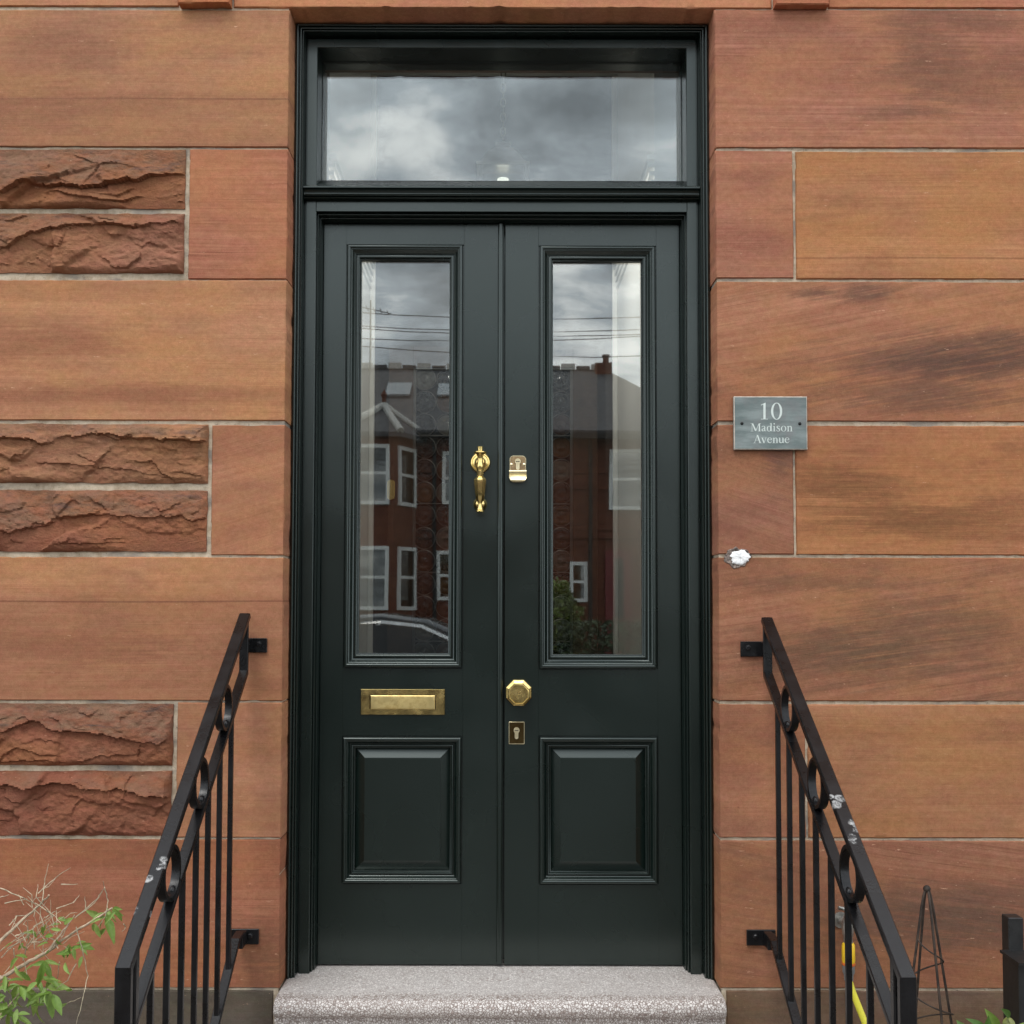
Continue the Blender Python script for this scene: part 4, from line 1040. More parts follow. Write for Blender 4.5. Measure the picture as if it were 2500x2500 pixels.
# ------------------------------------------------------------------ garden tap with hose
ALLOY = mat_plain('tap_alloy', (0.36, 0.35, 0.32), 0.42, 0.85, 0.25, 60, 0.2)
YEL = mat_plain('yellow_plastic', (0.78, 0.50, 0.02), 0.4, var=0.05)
GREYP = mat_plain('grey_plastic', (0.20, 0.21, 0.21), 0.45)
ORANGE = mat_plain('orange_plastic', (0.70, 0.16, 0.03), 0.45)
tq = P(2070, 2262, -0.07)
TAP = thing('garden_tap', (tq.x, 0, tq.z), 'grey metal outdoor tap on the wall behind the right handrail', 'tap')
tb = MB().tube([(tq.x, 0.0, tq.z), (tq.x, -0.055, tq.z)], 0.011, 14)
tb.lathe([(0.024, -0.006), (0.024, 0.0), (0.012, 0.0)], (tq.x, 0.0, tq.z), 'y', 20)
tb.lathe([(0.013, -0.030), (0.016, -0.022), (0.0175, -0.005), (0.017, 0.012), (0.013, 0.024), (0.012, 0.030), (0.0, 0.031)], (tq.x, -0.07, tq.z), 'z', 20)
tb.build('tap_body', ALLOY, TAP, 40)
hb = MB().tube([(tq.x, -0.07, tq.z + 0.028), (tq.x, -0.07, tq.z + 0.050)], 0.0075, 12)
hb.tube([(tq.x - 0.028, -0.072, tq.z + 0.054), (tq.x, -0.07, tq.z + 0.050), (tq.x + 0.028, -0.068, tq.z + 0.054)], [0.006, 0.0075, 0.006], 10)
hb.build('tap_handle', ALLOY, TAP, 40)
MB().tube([(tq.x, -0.068, tq.z - 0.024), (tq.x, -0.071, tq.z - 0.050)], 0.0135, 16).build('spout', ALLOY, TAP, 40)
hz = tq.z - 0.046
HOSE = thing('garden_hose', (tq.x, -0.07, 0.02), 'yellow garden hose hanging from the tap connector', 'hose')
hp = [(tq.x, -0.072, hz - 0.105), (tq.x + 0.010, -0.075, hz - 0.14), (tq.x + 0.035, -0.09, hz - 0.21), (tq.x + 0.062, -0.12, hz - 0.30), (tq.x + 0.075, -0.16, hz - 0.40), (tq.x + 0.070, -0.22, hz - 0.50), (tq.x + 0.05, -0.30, 0.022), (tq.x - 0.1, -0.4, 0.02)]
MB().tube(hp, 0.0098, 12).build('hose_tube', mat_plain('yellow_hose', (0.72, 0.66, 0.06), 0.45, var=0.06), HOSE, 40)
MB().lathe([(0.015, 0.0), (0.0185, -0.006), (0.0190, -0.050), (0.0180, -0.056)], (tq.x, -0.072, hz), 'z', 18).build('yellow_connector', YEL, HOSE, 40)
MB().lathe([(0.0188, -0.0565), (0.0192, -0.058), (0.0192, -0.063), (0.0185, -0.064)], (tq.x, -0.072, hz), 'z', 18).build('orange_band', ORANGE, HOSE, 40)
MB().lathe([(0.0180, -0.0645), (0.0175, -0.085), (0.0135, -0.092), (0.0125, -0.108), (0.0098, -0.110)], (tq.x, -0.072, hz), 'z', 18).build('collar', GREYP, HOSE, 40)

# ------------------------------------------------------------------ wire obelisk
WIRE = mat_plain('rusty_dark_wire', (0.045, 0.032, 0.024), 0.7, 0.3, 0.5, 40)
ob = P(2263, 2170, -0.34)
OBE = thing('plant_obelisk', (ob.x, -0.34, 0), 'slim dark wire plant obelisk with ball finial by the wall', 'trellis')
MB().lathe([(0.0, 0.010), (0.005, 0.0087), (0.0087, 0.005), (0.010, 0.0), (0.0087, -0.005), (0.005, -0.0087), (0.0, -0.010)], ob, 'z', 16).build('ball_finial', WIRE, OBE, 60)
def leg_at(a, h):
    """point on leg with azimuth a, h metres below the ball."""
    rr = 0.004 + 0.005 * min(1, h / 0.03) + 0.135 * (h / 0.85)
    return Vector((ob.x + rr * math.cos(a), ob.y + rr * math.sin(a), ob.z - h))
for a in (R(10), R(100), R(190), R(280)):
    MB().tube([leg_at(a, h) for h in (0.004, 0.02, 0.05, 0.12, 0.25, 0.45, ob.z - 0.01)], 0.0036, 8).build('leg', WIRE, OBE, 50)
sp = [leg_at(R(190) + 2 * math.pi * k / 40.0, 0.13 + 0.58 * k / 170.0 * 1.0) for k in range(0, 171)]
MB().tube(sp, 0.0022, 6).build('spiral_wire', WIRE, OBE, 50)

# ------------------------------------------------------------------ black fence post and rail at the right edge
BLK = mat_plain('black_timber_paint', (0.010, 0.010, 0.010), 0.5, var=0.4, scale=30, bump=0.3)
fp = P(2462, 2241, -0.44)
FEN = thing('black_fence', (fp.x, -0.45, 0), 'black painted fence post with lower rail at the right picture edge', 'fence')
MB().box(fp.x, fp.x + 0.039, -0.44, -0.40, 0.0, fp.z, 0.002).build('post', BLK, FEN)
fq = P(2470, 2340, -0.50)
MB().box(fq.x + 0.003, fq.x + 0.062, -0.53, -0.4405, 0.0, fq.z - 0.004, 0.002).build('short_post', BLK, FEN)
MB().prism([(fq.x - 0.003, fq.z - 0.004), (fq.x + 0.075, fq.z - 0.004), (fq.x + 0.075, fq.z + 0.003), (fq.x - 0.003, fq.z + 0.003)], 'y', -0.545, -0.4405).build('post_cap', BLK, FEN)
MB().box(fq.x + 0.0625, fq.x + 1.2, -0.50, -0.46, fq.z - 0.16, fq.z - 0.10, 0.002).build('rail', BLK, FEN)

# ------------------------------------------------------------------ plants
def leaf_mat(name, a, b):
    t = NT(name); p = t.pos()
    oi = t.n('ShaderNodeObjectInfo')
    c = t.mix(oi.outputs['Random'], a, b)
    c = t.mix(t.ramp(t.noise(p, 120, 4, 0.6), 0.35, 0.7, 0, 0.4), c, tuple(x * 0.6 for x in a))
    pr = t.n('ShaderNodeBsdfPrincipled'); t.l(c, pr.inputs['Base Color']); pr.inputs['Roughness'].default_value = 0.42
    tl = t.n('ShaderNodeBsdfTranslucent'); t.l(t.mix(0.5, c, (0.25, 0.40, 0.05)), tl.inputs[0])
    mx = t.n('ShaderNodeMixShader'); mx.inputs[0].default_value = 0.3
    t.l(pr.outputs[0], mx.inputs[1]); t.l(tl.outputs[0], mx.inputs[2]); t.l(mx.outputs[0], t.out.inputs[0])
    return t.m
LEAF_G = leaf_mat('fresh_leaf', (0.17, 0.30, 0.05), (0.33, 0.46, 0.12))
LEAF_D = leaf_mat('deep_leaf', (0.05, 0.13, 0.025), (0.10, 0.20, 0.04))
BARK = mat_plain('pale_bark', (0.46, 0.36, 0.25), 0.9, var=0.3, scale=60, bump=0.5)
TWIG = mat_plain('dry_twig', (0.46, 0.39, 0.27), 0.9, var=0.35, scale=80)
def leaf_mesh(name, w, curl, fold, mat):
    """pointed leaf along +X, length 1, folded along the midrib."""
    n = 10; v = []; f = []
    for i in range(n + 1):
        t = i / n
        hw = w * (math.sin(math.pi * min(1, t ** 0.85)) ** 0.9) * (1 - 0.25 * t) if 0 < t < 1 else 0.004
        z = -curl * t * t
        v += [(t, -hw, z + fold * hw), (t, -hw * 0.5, z + fold * hw * 0.4), (t, 0, z), (t, hw * 0.5, z + fold * hw * 0.4), (t, hw, z + fold * hw)]
    for i in range(n):
        for k in range(4):
            a = i * 5 + k; f.append((a, a + 1, a + 6, a + 5))
    me = bpy.data.meshes.new(name); me.from_pydata(v, [], f); me.update()
    me.polygons.foreach_set('use_smooth', [True] * len(me.polygons)); me.materials.append(mat)
    return me
LEAVES = [leaf_mesh('leaf', w, c, fo, LEAF_G) for w, c, fo in ((0.17, 0.25, 0.5), (0.14, 0.45, 0.7), (0.20, 0.12, 0.35))]
LEAVES_D = [leaf_mesh('leaf', w, c, fo, LEAF_D) for w, c, fo in ((0.22, 0.25, 0.5), (0.26, 0.35, 0.5))]
def put_leaf(parent, base, direction, length, roll, meshes, rnd):
    me = rnd.choice(meshes)
    o = bpy.data.objects.new('leaf', me); COL.objects.link(o)
    d = Vector(direction).normalized()
    zax = Vector((0, -0.75, 0.65)); y = zax.cross(d)
    if y.length < 1e-3: y = Vector((0, 1, 0))
    y.normalize(); z = d.cross(y)
    m = Matrix((d, y, z)).transposed() @ Matrix.Rotation(roll, 3, 'X')
    M = Matrix.Translation(base) @ m.to_4x4() @ Matrix.Diagonal((length, length, length, 1))
    o.parent = parent; o.matrix_parent_inverse = parent_inv(parent)
    o.matrix_basis = M
    return o
YS = -0.46
def sp_(cx, cy, dy=0.0): return P(cx * 720 / 1932, 1980 + cy * 720 / 1932, YS + dy)
SHR = thing('shrub', tuple(Vector((sp_(-150, 1300).x, YS, 0))), 'leggy shrub with bare twigs and fresh green leaves at the lower left', 'plant')
rn = random.Random(3)
def jitter_path(pts, amp, n=5):
    out = []
    for i in range(len(pts) - 1):
        a, b = pts[i], pts[i + 1]
        for k in range(n):
            out.append(a.lerp(b, k / n) + Vector((rn.uniform(-amp, amp), rn.uniform(-amp, amp), rn.uniform(-amp, amp))) * (1 if (i or k) else 0))
    out.append(pts[-1]); return out
base = Vector((sp_(-160, 1500).x, YS + 0.02, 0.02))
branches = [
    ([(-160, 1480), (0, 1100), (170, 1000), (300, 930), (430, 830), (560, 750), (735, 635)], 0.0058, BARK),
    ([(-150, 1300), (0, 850), (120, 740), (270, 610), (320, 550)], 0.0050, BARK),
    ([(-60, 1250), (-20, 1080), (90, 1110)], 0.005, BARK),
    ([(300, 930), (400, 810), (490, 680)], 0.0036, BARK),
    ([(-30, 1420), (10, 1330), (130, 1190)], 0.004, BARK)]
for pts, w, m in branches:
    q = [sp_(a, b, rn.uniform(-0.03, 0.03)) for a, b in pts]
    if pts[0][1] > 1290: q = [Vector((q[0].x - 0.02, YS, 0.01))] + q
    jp = jitter_path(q, 0.0016)
    MB().tube(jp, [w * (1.15 - 0.75 * i / (len(jp) - 1)) for i in range(len(jp))], 8).build('branch', m, SHR, 60)
twigs = [
    [(0, 505), (150, 570), (280, 630), (360, 690), (400, 740)], [(270, 610), (240, 560), (248, 480)], [(275, 600), (290, 470), (318, 345)], [(250, 540), (360, 440), (462, 372)],
    [(560, 640), (556, 560)], [(500, 690), (640, 570), (685, 500), (675, 460)], [(685, 500), (708, 585), (690, 690), (640, 760)], [(490, 700), (620, 600), (670, 530)],
    [(0, 565), (60, 548)], [(30, 605), (180, 575)], [(400, 480), (510, 478)], [(500, 760), (540, 900), (575, 1080), (545, 1230), (500, 1395)],
    [(0, 920), (120, 830), (230, 760)], [(300, 700), (370, 650), (375, 800)], [(480, 600), (520, 550)], [(370, 640), (480, 600)], [(100, 690), (190, 680)],
    [(60, 750), (110, 690), (60, 800)], [(400, 830), (440, 760), (410, 700)], [(390, 990), (375, 1100)], [(500, 1000), (440, 1110), (370, 1165)], [(440, 1260), (530, 1222)],
    [(150, 980), (180, 860), (200, 780)], [(90, 900), (95, 980), (30, 1060)], [(230, 850), (300, 800), (330, 760)], [(810, 740), (826, 760), (800, 790)], [(350, 690), (300, 650), (230, 600)],
    [(160, 900), (260, 790), (330, 750), (420, 690)], [(10, 960), (90, 880), (180, 830), (240, 740)], [(200, 860), (260, 860), (320, 830), (390, 860)],
    [(100, 820), (150, 800), (230, 810), (280, 740)], [(300, 860), (330, 800), (300, 720)], [(380, 900), (350, 840), (260, 820)], [(50, 900), (150, 850), (190, 800), (180, 720)]]
tw = MB()
for k, pts in enumerate(twigs):
    q = [sp_(a, b, rn.uniform(-0.05, 0.05)) for a, b in pts]
    jp = jitter_path(q, 0.0012, 4)
    MB().tube(jp, [0.0015 - 0.0009 * i / (len(jp) - 1) for i in range(len(jp))], 5).build('twig', TWIG, SHR, 60)
lv = [  # tip-side data: base x, base y, tip x, tip y in crop pixels
    (620, 730, 600, 800), (625, 740, 655, 835), (690, 690, 760, 855), (700, 690, 735, 850), (690, 690, 600, 720), (735, 640, 825, 720), (730, 650, 810, 690), (700, 660, 705, 790), (740, 640, 780, 640),
    (460, 870, 400, 975), (465, 880, 440, 960), (480, 890, 490, 975), (520, 880, 625, 905), (520, 870, 570, 935), (510, 885, 600, 870), (540, 950, 510, 1035), (500, 870, 560, 850),
    (285, 985, 245, 1175), (290, 1000, 345, 1110), (280, 980, 330, 1040), (240, 1000, 140, 1055), (300, 985, 220, 1010), (290, 985, 370, 990),
    (240, 1190, 215, 1360), (235, 1190, 170, 1290), (290, 1160, 320, 1290), (300, 1160, 260, 1260), (330, 1190, 340, 1370), (345, 1200, 405, 1330), (250, 1190, 300, 1240), (340, 1190, 290, 1190), (350, 1210, 395, 1240),
    (120, 1140, 50, 1300), (110, 1140, 10, 1180), (130, 1150, 165, 1230), (60, 1120, 20, 1210), (60, 1120, -20, 1130), (100, 1150, 100, 1270), (30, 1120, 30, 1180), (40, 1140, -40, 1190),
    (60, 1320, 40, 1440), (80, 1330, 130, 1440), (50, 1320, -20, 1360), (110, 1350, 215, 1385), (120, 1330, 180, 1320), (70, 1320, 70, 1240), (20, 1300, -60, 1420), (150, 1180, 80, 1260),
    (150, 800, 215, 790), (200, 780, 250, 830), (330, 750, 400, 730), (380, 700, 440, 720), (420, 740, 470, 700), (180, 960, 110, 940), (120, 960, 40, 1040), (400, 780, 330, 770)]
for bx, by, tx, ty in lv:
    dy = rn.uniform(-0.05, 0.03)
    a, b = sp_(bx, by, dy), sp_(tx, ty, dy + rn.uniform(-0.03, 0.02))
    put_leaf(SHR, a, b - a, (b - a).length * rn.uniform(0.95, 1.12), rn.uniform(-0.7, 0.7), LEAVES, rn)
def rnd_leaf(cx, cy, sx, sy, lo, hi, droop):
    bx, by = rn.gauss(cx, sx), rn.gauss(cy, sy); ang = rn.uniform(-0.5, math.pi + 0.5) if droop else rn.uniform(0, 2 * math.pi)
    L_ = rn.uniform(lo, hi); dy = rn.uniform(-0.07, 0.06)
    a, b = sp_(bx, by, dy), sp_(bx + L_ * math.cos(ang), by + L_ * math.sin(ang), dy + rn.uniform(-0.04, 0.03))
    put_leaf(SHR, a, b - a, (b - a).length, rn.uniform(-0.9, 0.9), LEAVES, rn)
for cx, cy, sx, sy, n_, lo, hi in ((60, 1250, 80, 80, 16, 80, 150), (250, 1130, 60, 70, 12, 80, 150), (480, 900, 50, 35, 7, 60, 110), (700, 700, 45, 35, 9, 60, 120), (230, 830, 110, 70, 12, 40, 80), (340, 1230, 40, 50, 6, 80, 140), (-40, 1000, 60, 120, 8, 60, 120)):
    for _ in range(n_): rnd_leaf(cx, cy, sx, sy, lo, hi, True)
for _ in range(34):                              # tangle of fine dry twiglets
    bx, by = rn.gauss(220, 130), rn.gauss(830, 110); ang = rn.uniform(-2.4, -0.3); L_ = rn.uniform(60, 190); dy = rn.uniform(-0.06, 0.06)
    q = [sp_(bx, by, dy), sp_(bx + L_ * .5 * math.cos(ang), by + L_ * .5 * math.sin(ang), dy), sp_(bx + L_ * math.cos(ang + rn.uniform(-.6, .6)), by + L_ * math.sin(ang + rn.uniform(-.6, .6)), dy)]
    jp = jitter_path(q, 0.001, 3)
    MB().tube(jp, [0.0011 - 0.0006 * i / (len(jp) - 1) for i in range(len(jp))], 5).build('twig', TWIG, SHR, 60)
YP = -0.62
def pp_(u, v, dy=0): return P(u, v, YP + dy)
PLT = thing('leafy_plant', (pp_(2440, 2500).x, YP, 0), 'low plant with broad green leaves and a round bud before the black fence', 'plant')
MB().tube([Vector((pp_(2440, 2500).x, YP, 0.01)), pp_(2450, 2540), pp_(2462, 2505)], [0.006, 0.005, 0.004], 8).build('stem', mat_plain('green_stem', (0.10, 0.16, 0.04), 0.6), PLT, 50)
for u0, v0, u1, v1 in ((2440, 2512, 2408, 2466), (2412, 2530, 2374, 2482), (2372, 2535, 2336, 2490), (2462, 2492, 2461, 2466), (2478, 2520, 2500, 2494), (2400, 2540, 2420, 2500), (2430, 2540, 2360, 2530), (2450, 2540, 2520, 2520), (2440, 2550, 2460, 2600), (2440, 2550, 2380, 2580)):
    a, b = pp_(u0, v0, rn.uniform(-.04, .04)), pp_(u1, v1, rn.uniform(-.04, .04))
    put_leaf(PLT, a, b - a, (b - a).length, rn.uniform(-0.8, 0.8), LEAVES_D + LEAVES, rn)
bq = pp_(2463, 2500)
MB().lathe([(0.0, 0.016), (0.007, 0.014), (0.013, 0.007), (0.0145, 0.0), (0.012, -0.009), (0.006, -0.014), (0.0, -0.015)], bq, 'z', 16).build('bud', mat_plain('green_bud', (0.22, 0.24, 0.07), 0.5, var=0.3, scale=60), PLT, 60)

# ------------------------------------------------------------------ vestibule behind the door
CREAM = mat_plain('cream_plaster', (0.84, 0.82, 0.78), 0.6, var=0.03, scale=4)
WOODD = mat_plain('dark_stained_wood', (0.055, 0.032, 0.02), 0.4, var=0.3, scale=12)
TILE = mat_plain('vestibule_floor', (0.14, 0.10, 0.08), 0.4, var=0.2, scale=10)
VX0, VX1, VY0, VY1, VZ1 = -0.60, 0.53, 0.421, 1.62, 4.02
tag(MB().box(VX0 - 0.1, VX0, VY0, VY1 + .1, ZS - 0.1, VZ1).build('vestibule_wall_left', CREAM), kind='structure')
tag(MB().box(VX1, VX1 + 0.1, VY0, VY1 + .1, ZS - 0.1, VZ1).build('vestibule_wall_right', CREAM), kind='structure')
tag(MB().box(VX0 - .1, VX1 + .1, 0.30, VY1 + .1, ZS - 0.16, ZS - 0.101).build('vestibule_floor', TILE), kind='structure')
tag(MB().box(VX0 - .1, VX1 + .1, 0.421, VY1 + .1, VZ1 + 0.001, VZ1 + 0.1).build('vestibule_ceiling', CREAM), kind='structure')
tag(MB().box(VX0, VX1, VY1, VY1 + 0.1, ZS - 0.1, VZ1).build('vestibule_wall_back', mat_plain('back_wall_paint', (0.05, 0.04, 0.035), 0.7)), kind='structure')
# cornice bands on the side walls
for sgn, x in ((1, VX0), (-1, VX1)):
    co = MB()
    for k in range(5):
        z = 3.02 + k * 0.030
        co.box(min(x, x + sgn * (0.010 + 0.004 * k)), max(x, x + sgn * (0.010 + 0.004 * k)), VY0 + 0.001, VY1 - 0.001, z, z + 0.016)
    tag(co.build('vestibule_cornice_%s' % ('left' if sgn > 0 else 'right'), CREAM), kind='structure')
# inner door with leaded roundels
IY = VY1 - 0.05
ID = thing('inner_door', (0, IY, ZS - 0.1), 'dark inner vestibule door with leaded glass roundels seen through the glazing', 'door')
gx0, gx1 = P(1008, 1300, IY).x, P(1398, 1300, IY).x
gz0, gz1 = P(1200, 1655, IY).z, P(1200, 900, IY).z
MB().box(gx0 - 0.11, gx0, IY - 0.02, IY + 0.03, ZS - 0.1, 2.75, .002).build('stile', WOODD, ID)
MB().box(gx1, gx1 + 0.11, IY - 0.02, IY + 0.03, ZS - 0.1, 2.75, .002).build('stile', WOODD, ID)
MB().box(gx0, gx1, IY - 0.0195, IY + 0.03, gz1, 2.75, .002).build('top_rail', WOODD, ID)
MB().box(gx0, gx1, IY - 0.0195, IY + 0.03, ZS - 0.1, gz0, .002).build('bottom_panel', WOODD, ID)
MB().box(gx0, gx1, IY + 0.012, IY + 0.018, gz0, gz1).build('dark_hall_backing', mat_plain('dark_hall_paint', (0.02, 0.018, 0.016), 0.15, var=0.3, scale=8), ID)  # dark panel painted in place of the unlit hall behind the roundels
LEAD = mat_plain('lead_came', (0.12, 0.115, 0.11), 0.45, 0.6)
cols = 7; pw = (gx1 - gx0) / cols; rows = int((gz1 - gz0) / pw)
cr_, cd = MB(), MB(); nn = 24
cr_.lathe([(pw * 0.47, -0.006), (pw * 0.50, -0.004), (pw * 0.50, 0.004), (pw * 0.46, 0.004), (pw * 0.455, -0.004), (pw * 0.47, -0.006)], (0, 0, 0), 'y', nn, 0, False)
cd.lathe([(pw * 0.455, 0.0), (pw * 0.30, -0.003), (pw * 0.25, -0.0015), (pw * 0.15, -0.003), (pw * 0.05, -0.006), (0.0, -0.006)], (0, 0, 0), 'y', nn)
ROUNDELS = [mat_plain('roundel_%d' % k, c, 0.12, var=0.4, scale=70, bump=0.5) for k, c in enumerate(((0.015, 0.015, 0.015), (0.05, 0.026, 0.012), (0.035, 0.016, 0.010), (0.06, 0.055, 0.045)))]
c_proto = cr_.build('roundel_came', LEAD, ID, 40); d_protos = []
for m in ROUNDELS:
    o = cd.build('roundel', m, ID, 40); d_protos.append(o.data); bpy.data.objects.remove(o)
c_mesh = c_proto.data; bpy.data.objects.remove(c_proto)
for i in range(cols):
    for j in range(rows):
        c = Vector((gx0 + pw * (i + .5), IY - 0.004, gz1 - pw * (j + .5)))
        o = bpy.data.objects.new('roundel', rn.choice(d_protos)); COL.objects.link(o); o.parent = ID; o.matrix_parent_inverse = parent_inv(ID); o.location = c
        k = bpy.data.objects.new('roundel_came', c_mesh); COL.objects.link(k); k.parent = o
MB().frame(gx0, gx1, gz0, gz1, [(0, IY + .01), (0, IY - .014), (0.006, IY - .016), (0.012, IY - .012), (0.012, IY + .01)]).build('glass_border', LEAD, ID, 30)
for k in (3, 6, 9, 12):
    z = gz1 - pw * k
    MB().tube([(gx0 + .012, IY - 0.014, z), (gx1 - .012, IY - 0.014, z)], 0.003, 8).build('saddle_bar', LEAD, ID, 50)
# pendant lantern
ly = 0.88; lq = P(1228, 425, ly)
LAN = thing('pendant_lantern', (lq.x, ly, lq.z - 0.16), 'lit glass pendant lantern on a chain inside the fanlight', 'lamp')
LM = mat_plain('lantern_metal', (0.30, 0.27, 0.22), 0.35, 0.9)
hw = 0.085
for sx in (-1, 1):
    for sy in (-1, 1):
        MB().box(lq.x + sx * hw - 0.005, lq.x + sx * hw + 0.005, ly + sy * hw - 0.005, ly + sy * hw + 0.005, lq.z - 0.16, lq.z + 0.0).build('corner_bar', LM, LAN)
MB().frame(lq.x - hw - .008, lq.x + hw + .008, 0, 0, [(0, 0)]) 
rf = MB(); n4 = [(-1, -1), (1, -1), (1, 1), (-1, 1)]
rf.loop_strip([[(lq.x + a * s_, ly + b * s_, lq.z + h) for a, b in n4] for s_, h in ((0.10, 0.0), (0.102, 0.010), (0.088, 0.014), (0.055, 0.07), (0.03, 0.095), (0.028, 0.115), (0.008, 0.125))], True, True, True)
rf.build('lantern_roof', LM, LAN, 20)
MB().box(lq.x - hw, lq.x + hw, ly - hw, ly + hw, lq.z - 0.172, lq.z - 0.161).build('lantern_base', LM, LAN)
for sx in (-1, 1):
    MB().box(lq.x + sx * (hw - 0.002) - 0.001, lq.x + sx * (hw - 0.002) + 0.001, ly - hw + .006, ly + hw - .006, lq.z - 0.16, lq.z - 0.001).build('pane', GLASS, LAN)
    MB().box(lq.x - hw + .006, lq.x + hw - .006, ly + sx * (hw - 0.002) - 0.001, ly + sx * (hw - 0.002) + 0.001, lq.z - 0.16, lq.z - 0.001).build('pane', GLASS, LAN)
t = NT('lit_bulb'); em = t.n('ShaderNodeEmission'); em.inputs[0].default_value = (1, 0.93, 0.82, 1); em.inputs[1].default_value = 1.6; t.l(em.outputs[0], t.out.inputs[0])
MB().lathe([(0.0, 0.0), (0.022, 0.0), (0.026, -0.03), (0.026, -0.09), (0.018, -0.115), (0.0, -0.12)], (lq.x, ly, lq.z - 0.02), 'z', 18).build('bulb', t.m, LAN, 40)
zc = lq.z + 0.125; k = 0
while zc < VZ1 - 0.02:
    mb = MB(); pts = []
    for i in range(17):
        a = 2 * math.pi * i / 16; o1, o2 = 0.009 * math.cos(a), 0.018 * math.sin(a)
        pts.append((lq.x + (o1 if k % 2 else 0), ly + (0 if k % 2 else o1), zc + 0.014 + o2))
    mb.tube(pts, 0.0024, 6).build('chain_link', LM, LAN, 50)
    zc += 0.029; k += 1
pl_ = bpy.data.lights.new('lantern_light', 'POINT'); pl_.energy = 14.0; pl_.shadow_soft_size = 0.002; pl_.color = (1.0, 0.94, 0.86)
po = bpy.data.objects.new('lantern_light', pl_); COL.objects.link(po); po.location = (lq.x, ly - 0.0, lq.z - 0.1745); po.parent = LAN; po.matrix_parent_inverse = parent_inv(LAN)

# ------------------------------------------------------------------ across the street (what the glass reflects)
OY = -24.0                                                   # opposite front wall
MIR = 2 * Y_GL + 3.3                                         # mirrored eye behind the pane
def O(u, v, y):
    """point at depth y whose mirror image in the door glass appears at pixel (u, v)."""
    dist = MIR - y
    d = CAM_ROT @ Vector(((u - U0) / F_PX, (V0 - v) / F_PX, -1.0)); t = dist / d.y
    return Vector((d.x * t, y, CAM_LOC.z + d.z * t))
H_RED = sandstone('opposite_sandstone', (112, 62, 48), 901, streak=0.6, stain=0.4)
H_SLATE = mat_plain('roof_slate', (0.060, 0.060, 0.066), 0.75, var=0.3, scale=6, bump=0.3)
H_WHITE = mat_plain('white_window_paint', (0.78, 0.78, 0.76), 0.5, var=0.03)
H_LEAD = mat_plain('pale_ridge', (0.50, 0.49, 0.46), 0.7)
H_BLIND = mat_plain('pale_curtain', (0.42, 0.45, 0.46), 0.8, var=0.15, scale=3)
H_DARK = mat_plain('dim_room', (0.02, 0.022, 0.025), 0.9)
HS = thing('opposite_house', (0, OY, 0), 'red sandstone house with slate roof and bay windows mirrored in the door glass', 'house')
ze = O(1200, 1056, OY).z
hx0, hx1 = -9.0, 5.4
MB().box(hx0, hx1, OY - 8.0, OY, 0.0, ze).build('wall', H_RED, HS)
for z in (O(1400, 1150, OY).z, O(1400, 1190, OY).z, O(1400, 1290, OY).z, O(1400, 1310, OY).z):
    MB().box(hx0 - 0.02, hx1 + 0.02, OY - 0.01, OY + 0.06, z - 0.05, z + 0.05).build('string_course', H_RED, HS)
zr = O(1200, 900, OY - 4.0).z
xa, xb = hx0 - .3, hx1 + .3; rx1 = O(1476, 905, OY - 4).x
rf = MB().add([(xa, OY + .4, ze), (xb, OY + .4, ze), (xb, OY - 8.4, ze), (xa, OY - 8.4, ze), (xa + 3, OY - 4, zr), (rx1, OY - 4, zr),
               (xa, OY + .4, ze - .15), (xb, OY + .4, ze - .15), (xb, OY - 8.4, ze - .15), (xa, OY - 8.4, ze - .15)],
              [(0, 1, 5, 4), (1, 2, 5), (2, 3, 4, 5), (3, 0, 4), (0, 6, 7, 1), (1, 7, 8, 2), (2, 8, 9, 3), (3, 9, 6, 0), (6, 9, 8, 7)])
roof = rf.build('roof', H_SLATE, HS)
n = 22
for k in range(n):
    x = xa + 3 + (rx1 - xa - 3) * k / n
    MB().box(x + .02, x + (rx1 - xa - 3) / n - .02, OY - 4.12, OY - 3.88, zr - 0.03, zr + (0.14 if k % 2 else 0.08)).build('ridge_tile', H_LEAD if k % 2 else H_SLATE, roof)
q = O(1470, 895, OY - 4)
MB().box(q.x - .25, q.x + .25, OY - 4.4, OY - 3.6, zr - .5, zr + 0.12).build('chimney', H_RED, roof)
MB().lathe([(0.10, 0.0), (0.09, 0.22), (0.12, 0.25), (0.12, 0.30), (0.0, 0.30)], (q.x + .1, OY - 4, zr + .12), 'z', 14).build('chimney_pot', H_RED, roof, 40)
sl = (zr - ze) / 4.4
for u0, u1, v0, v1 in ((944, 1003, 954, 980), (1068, 1110, 948, 968)):
    ya = OY - 2.2
    a, b = O(u0, v1, ya), O(u1, v0, ya)
    zc_ = ze + sl * (OY + .4 - ya); h_ = 0.24
    pts = [(a.x, ya + h_ / sl, zc_ - h_ + .03), (b.x, ya + h_ / sl, zc_ - h_ + .03), (b.x, ya - h_ / sl, zc_ + h_ + .03), (a.x, ya - h_ / sl, zc_ + h_ + .03)]
    up = Vector((0, sl, 1)).normalized() * 0.06
    mb = MB(); mb.loop_strip([[Vector(p) for p in pts], [Vector(p) + up for p in pts]], True, True, True)
    mb.build('roof_window', mat_plain('bright_roof_glass', (0.30, 0.33, 0.35), 0.1), roof)
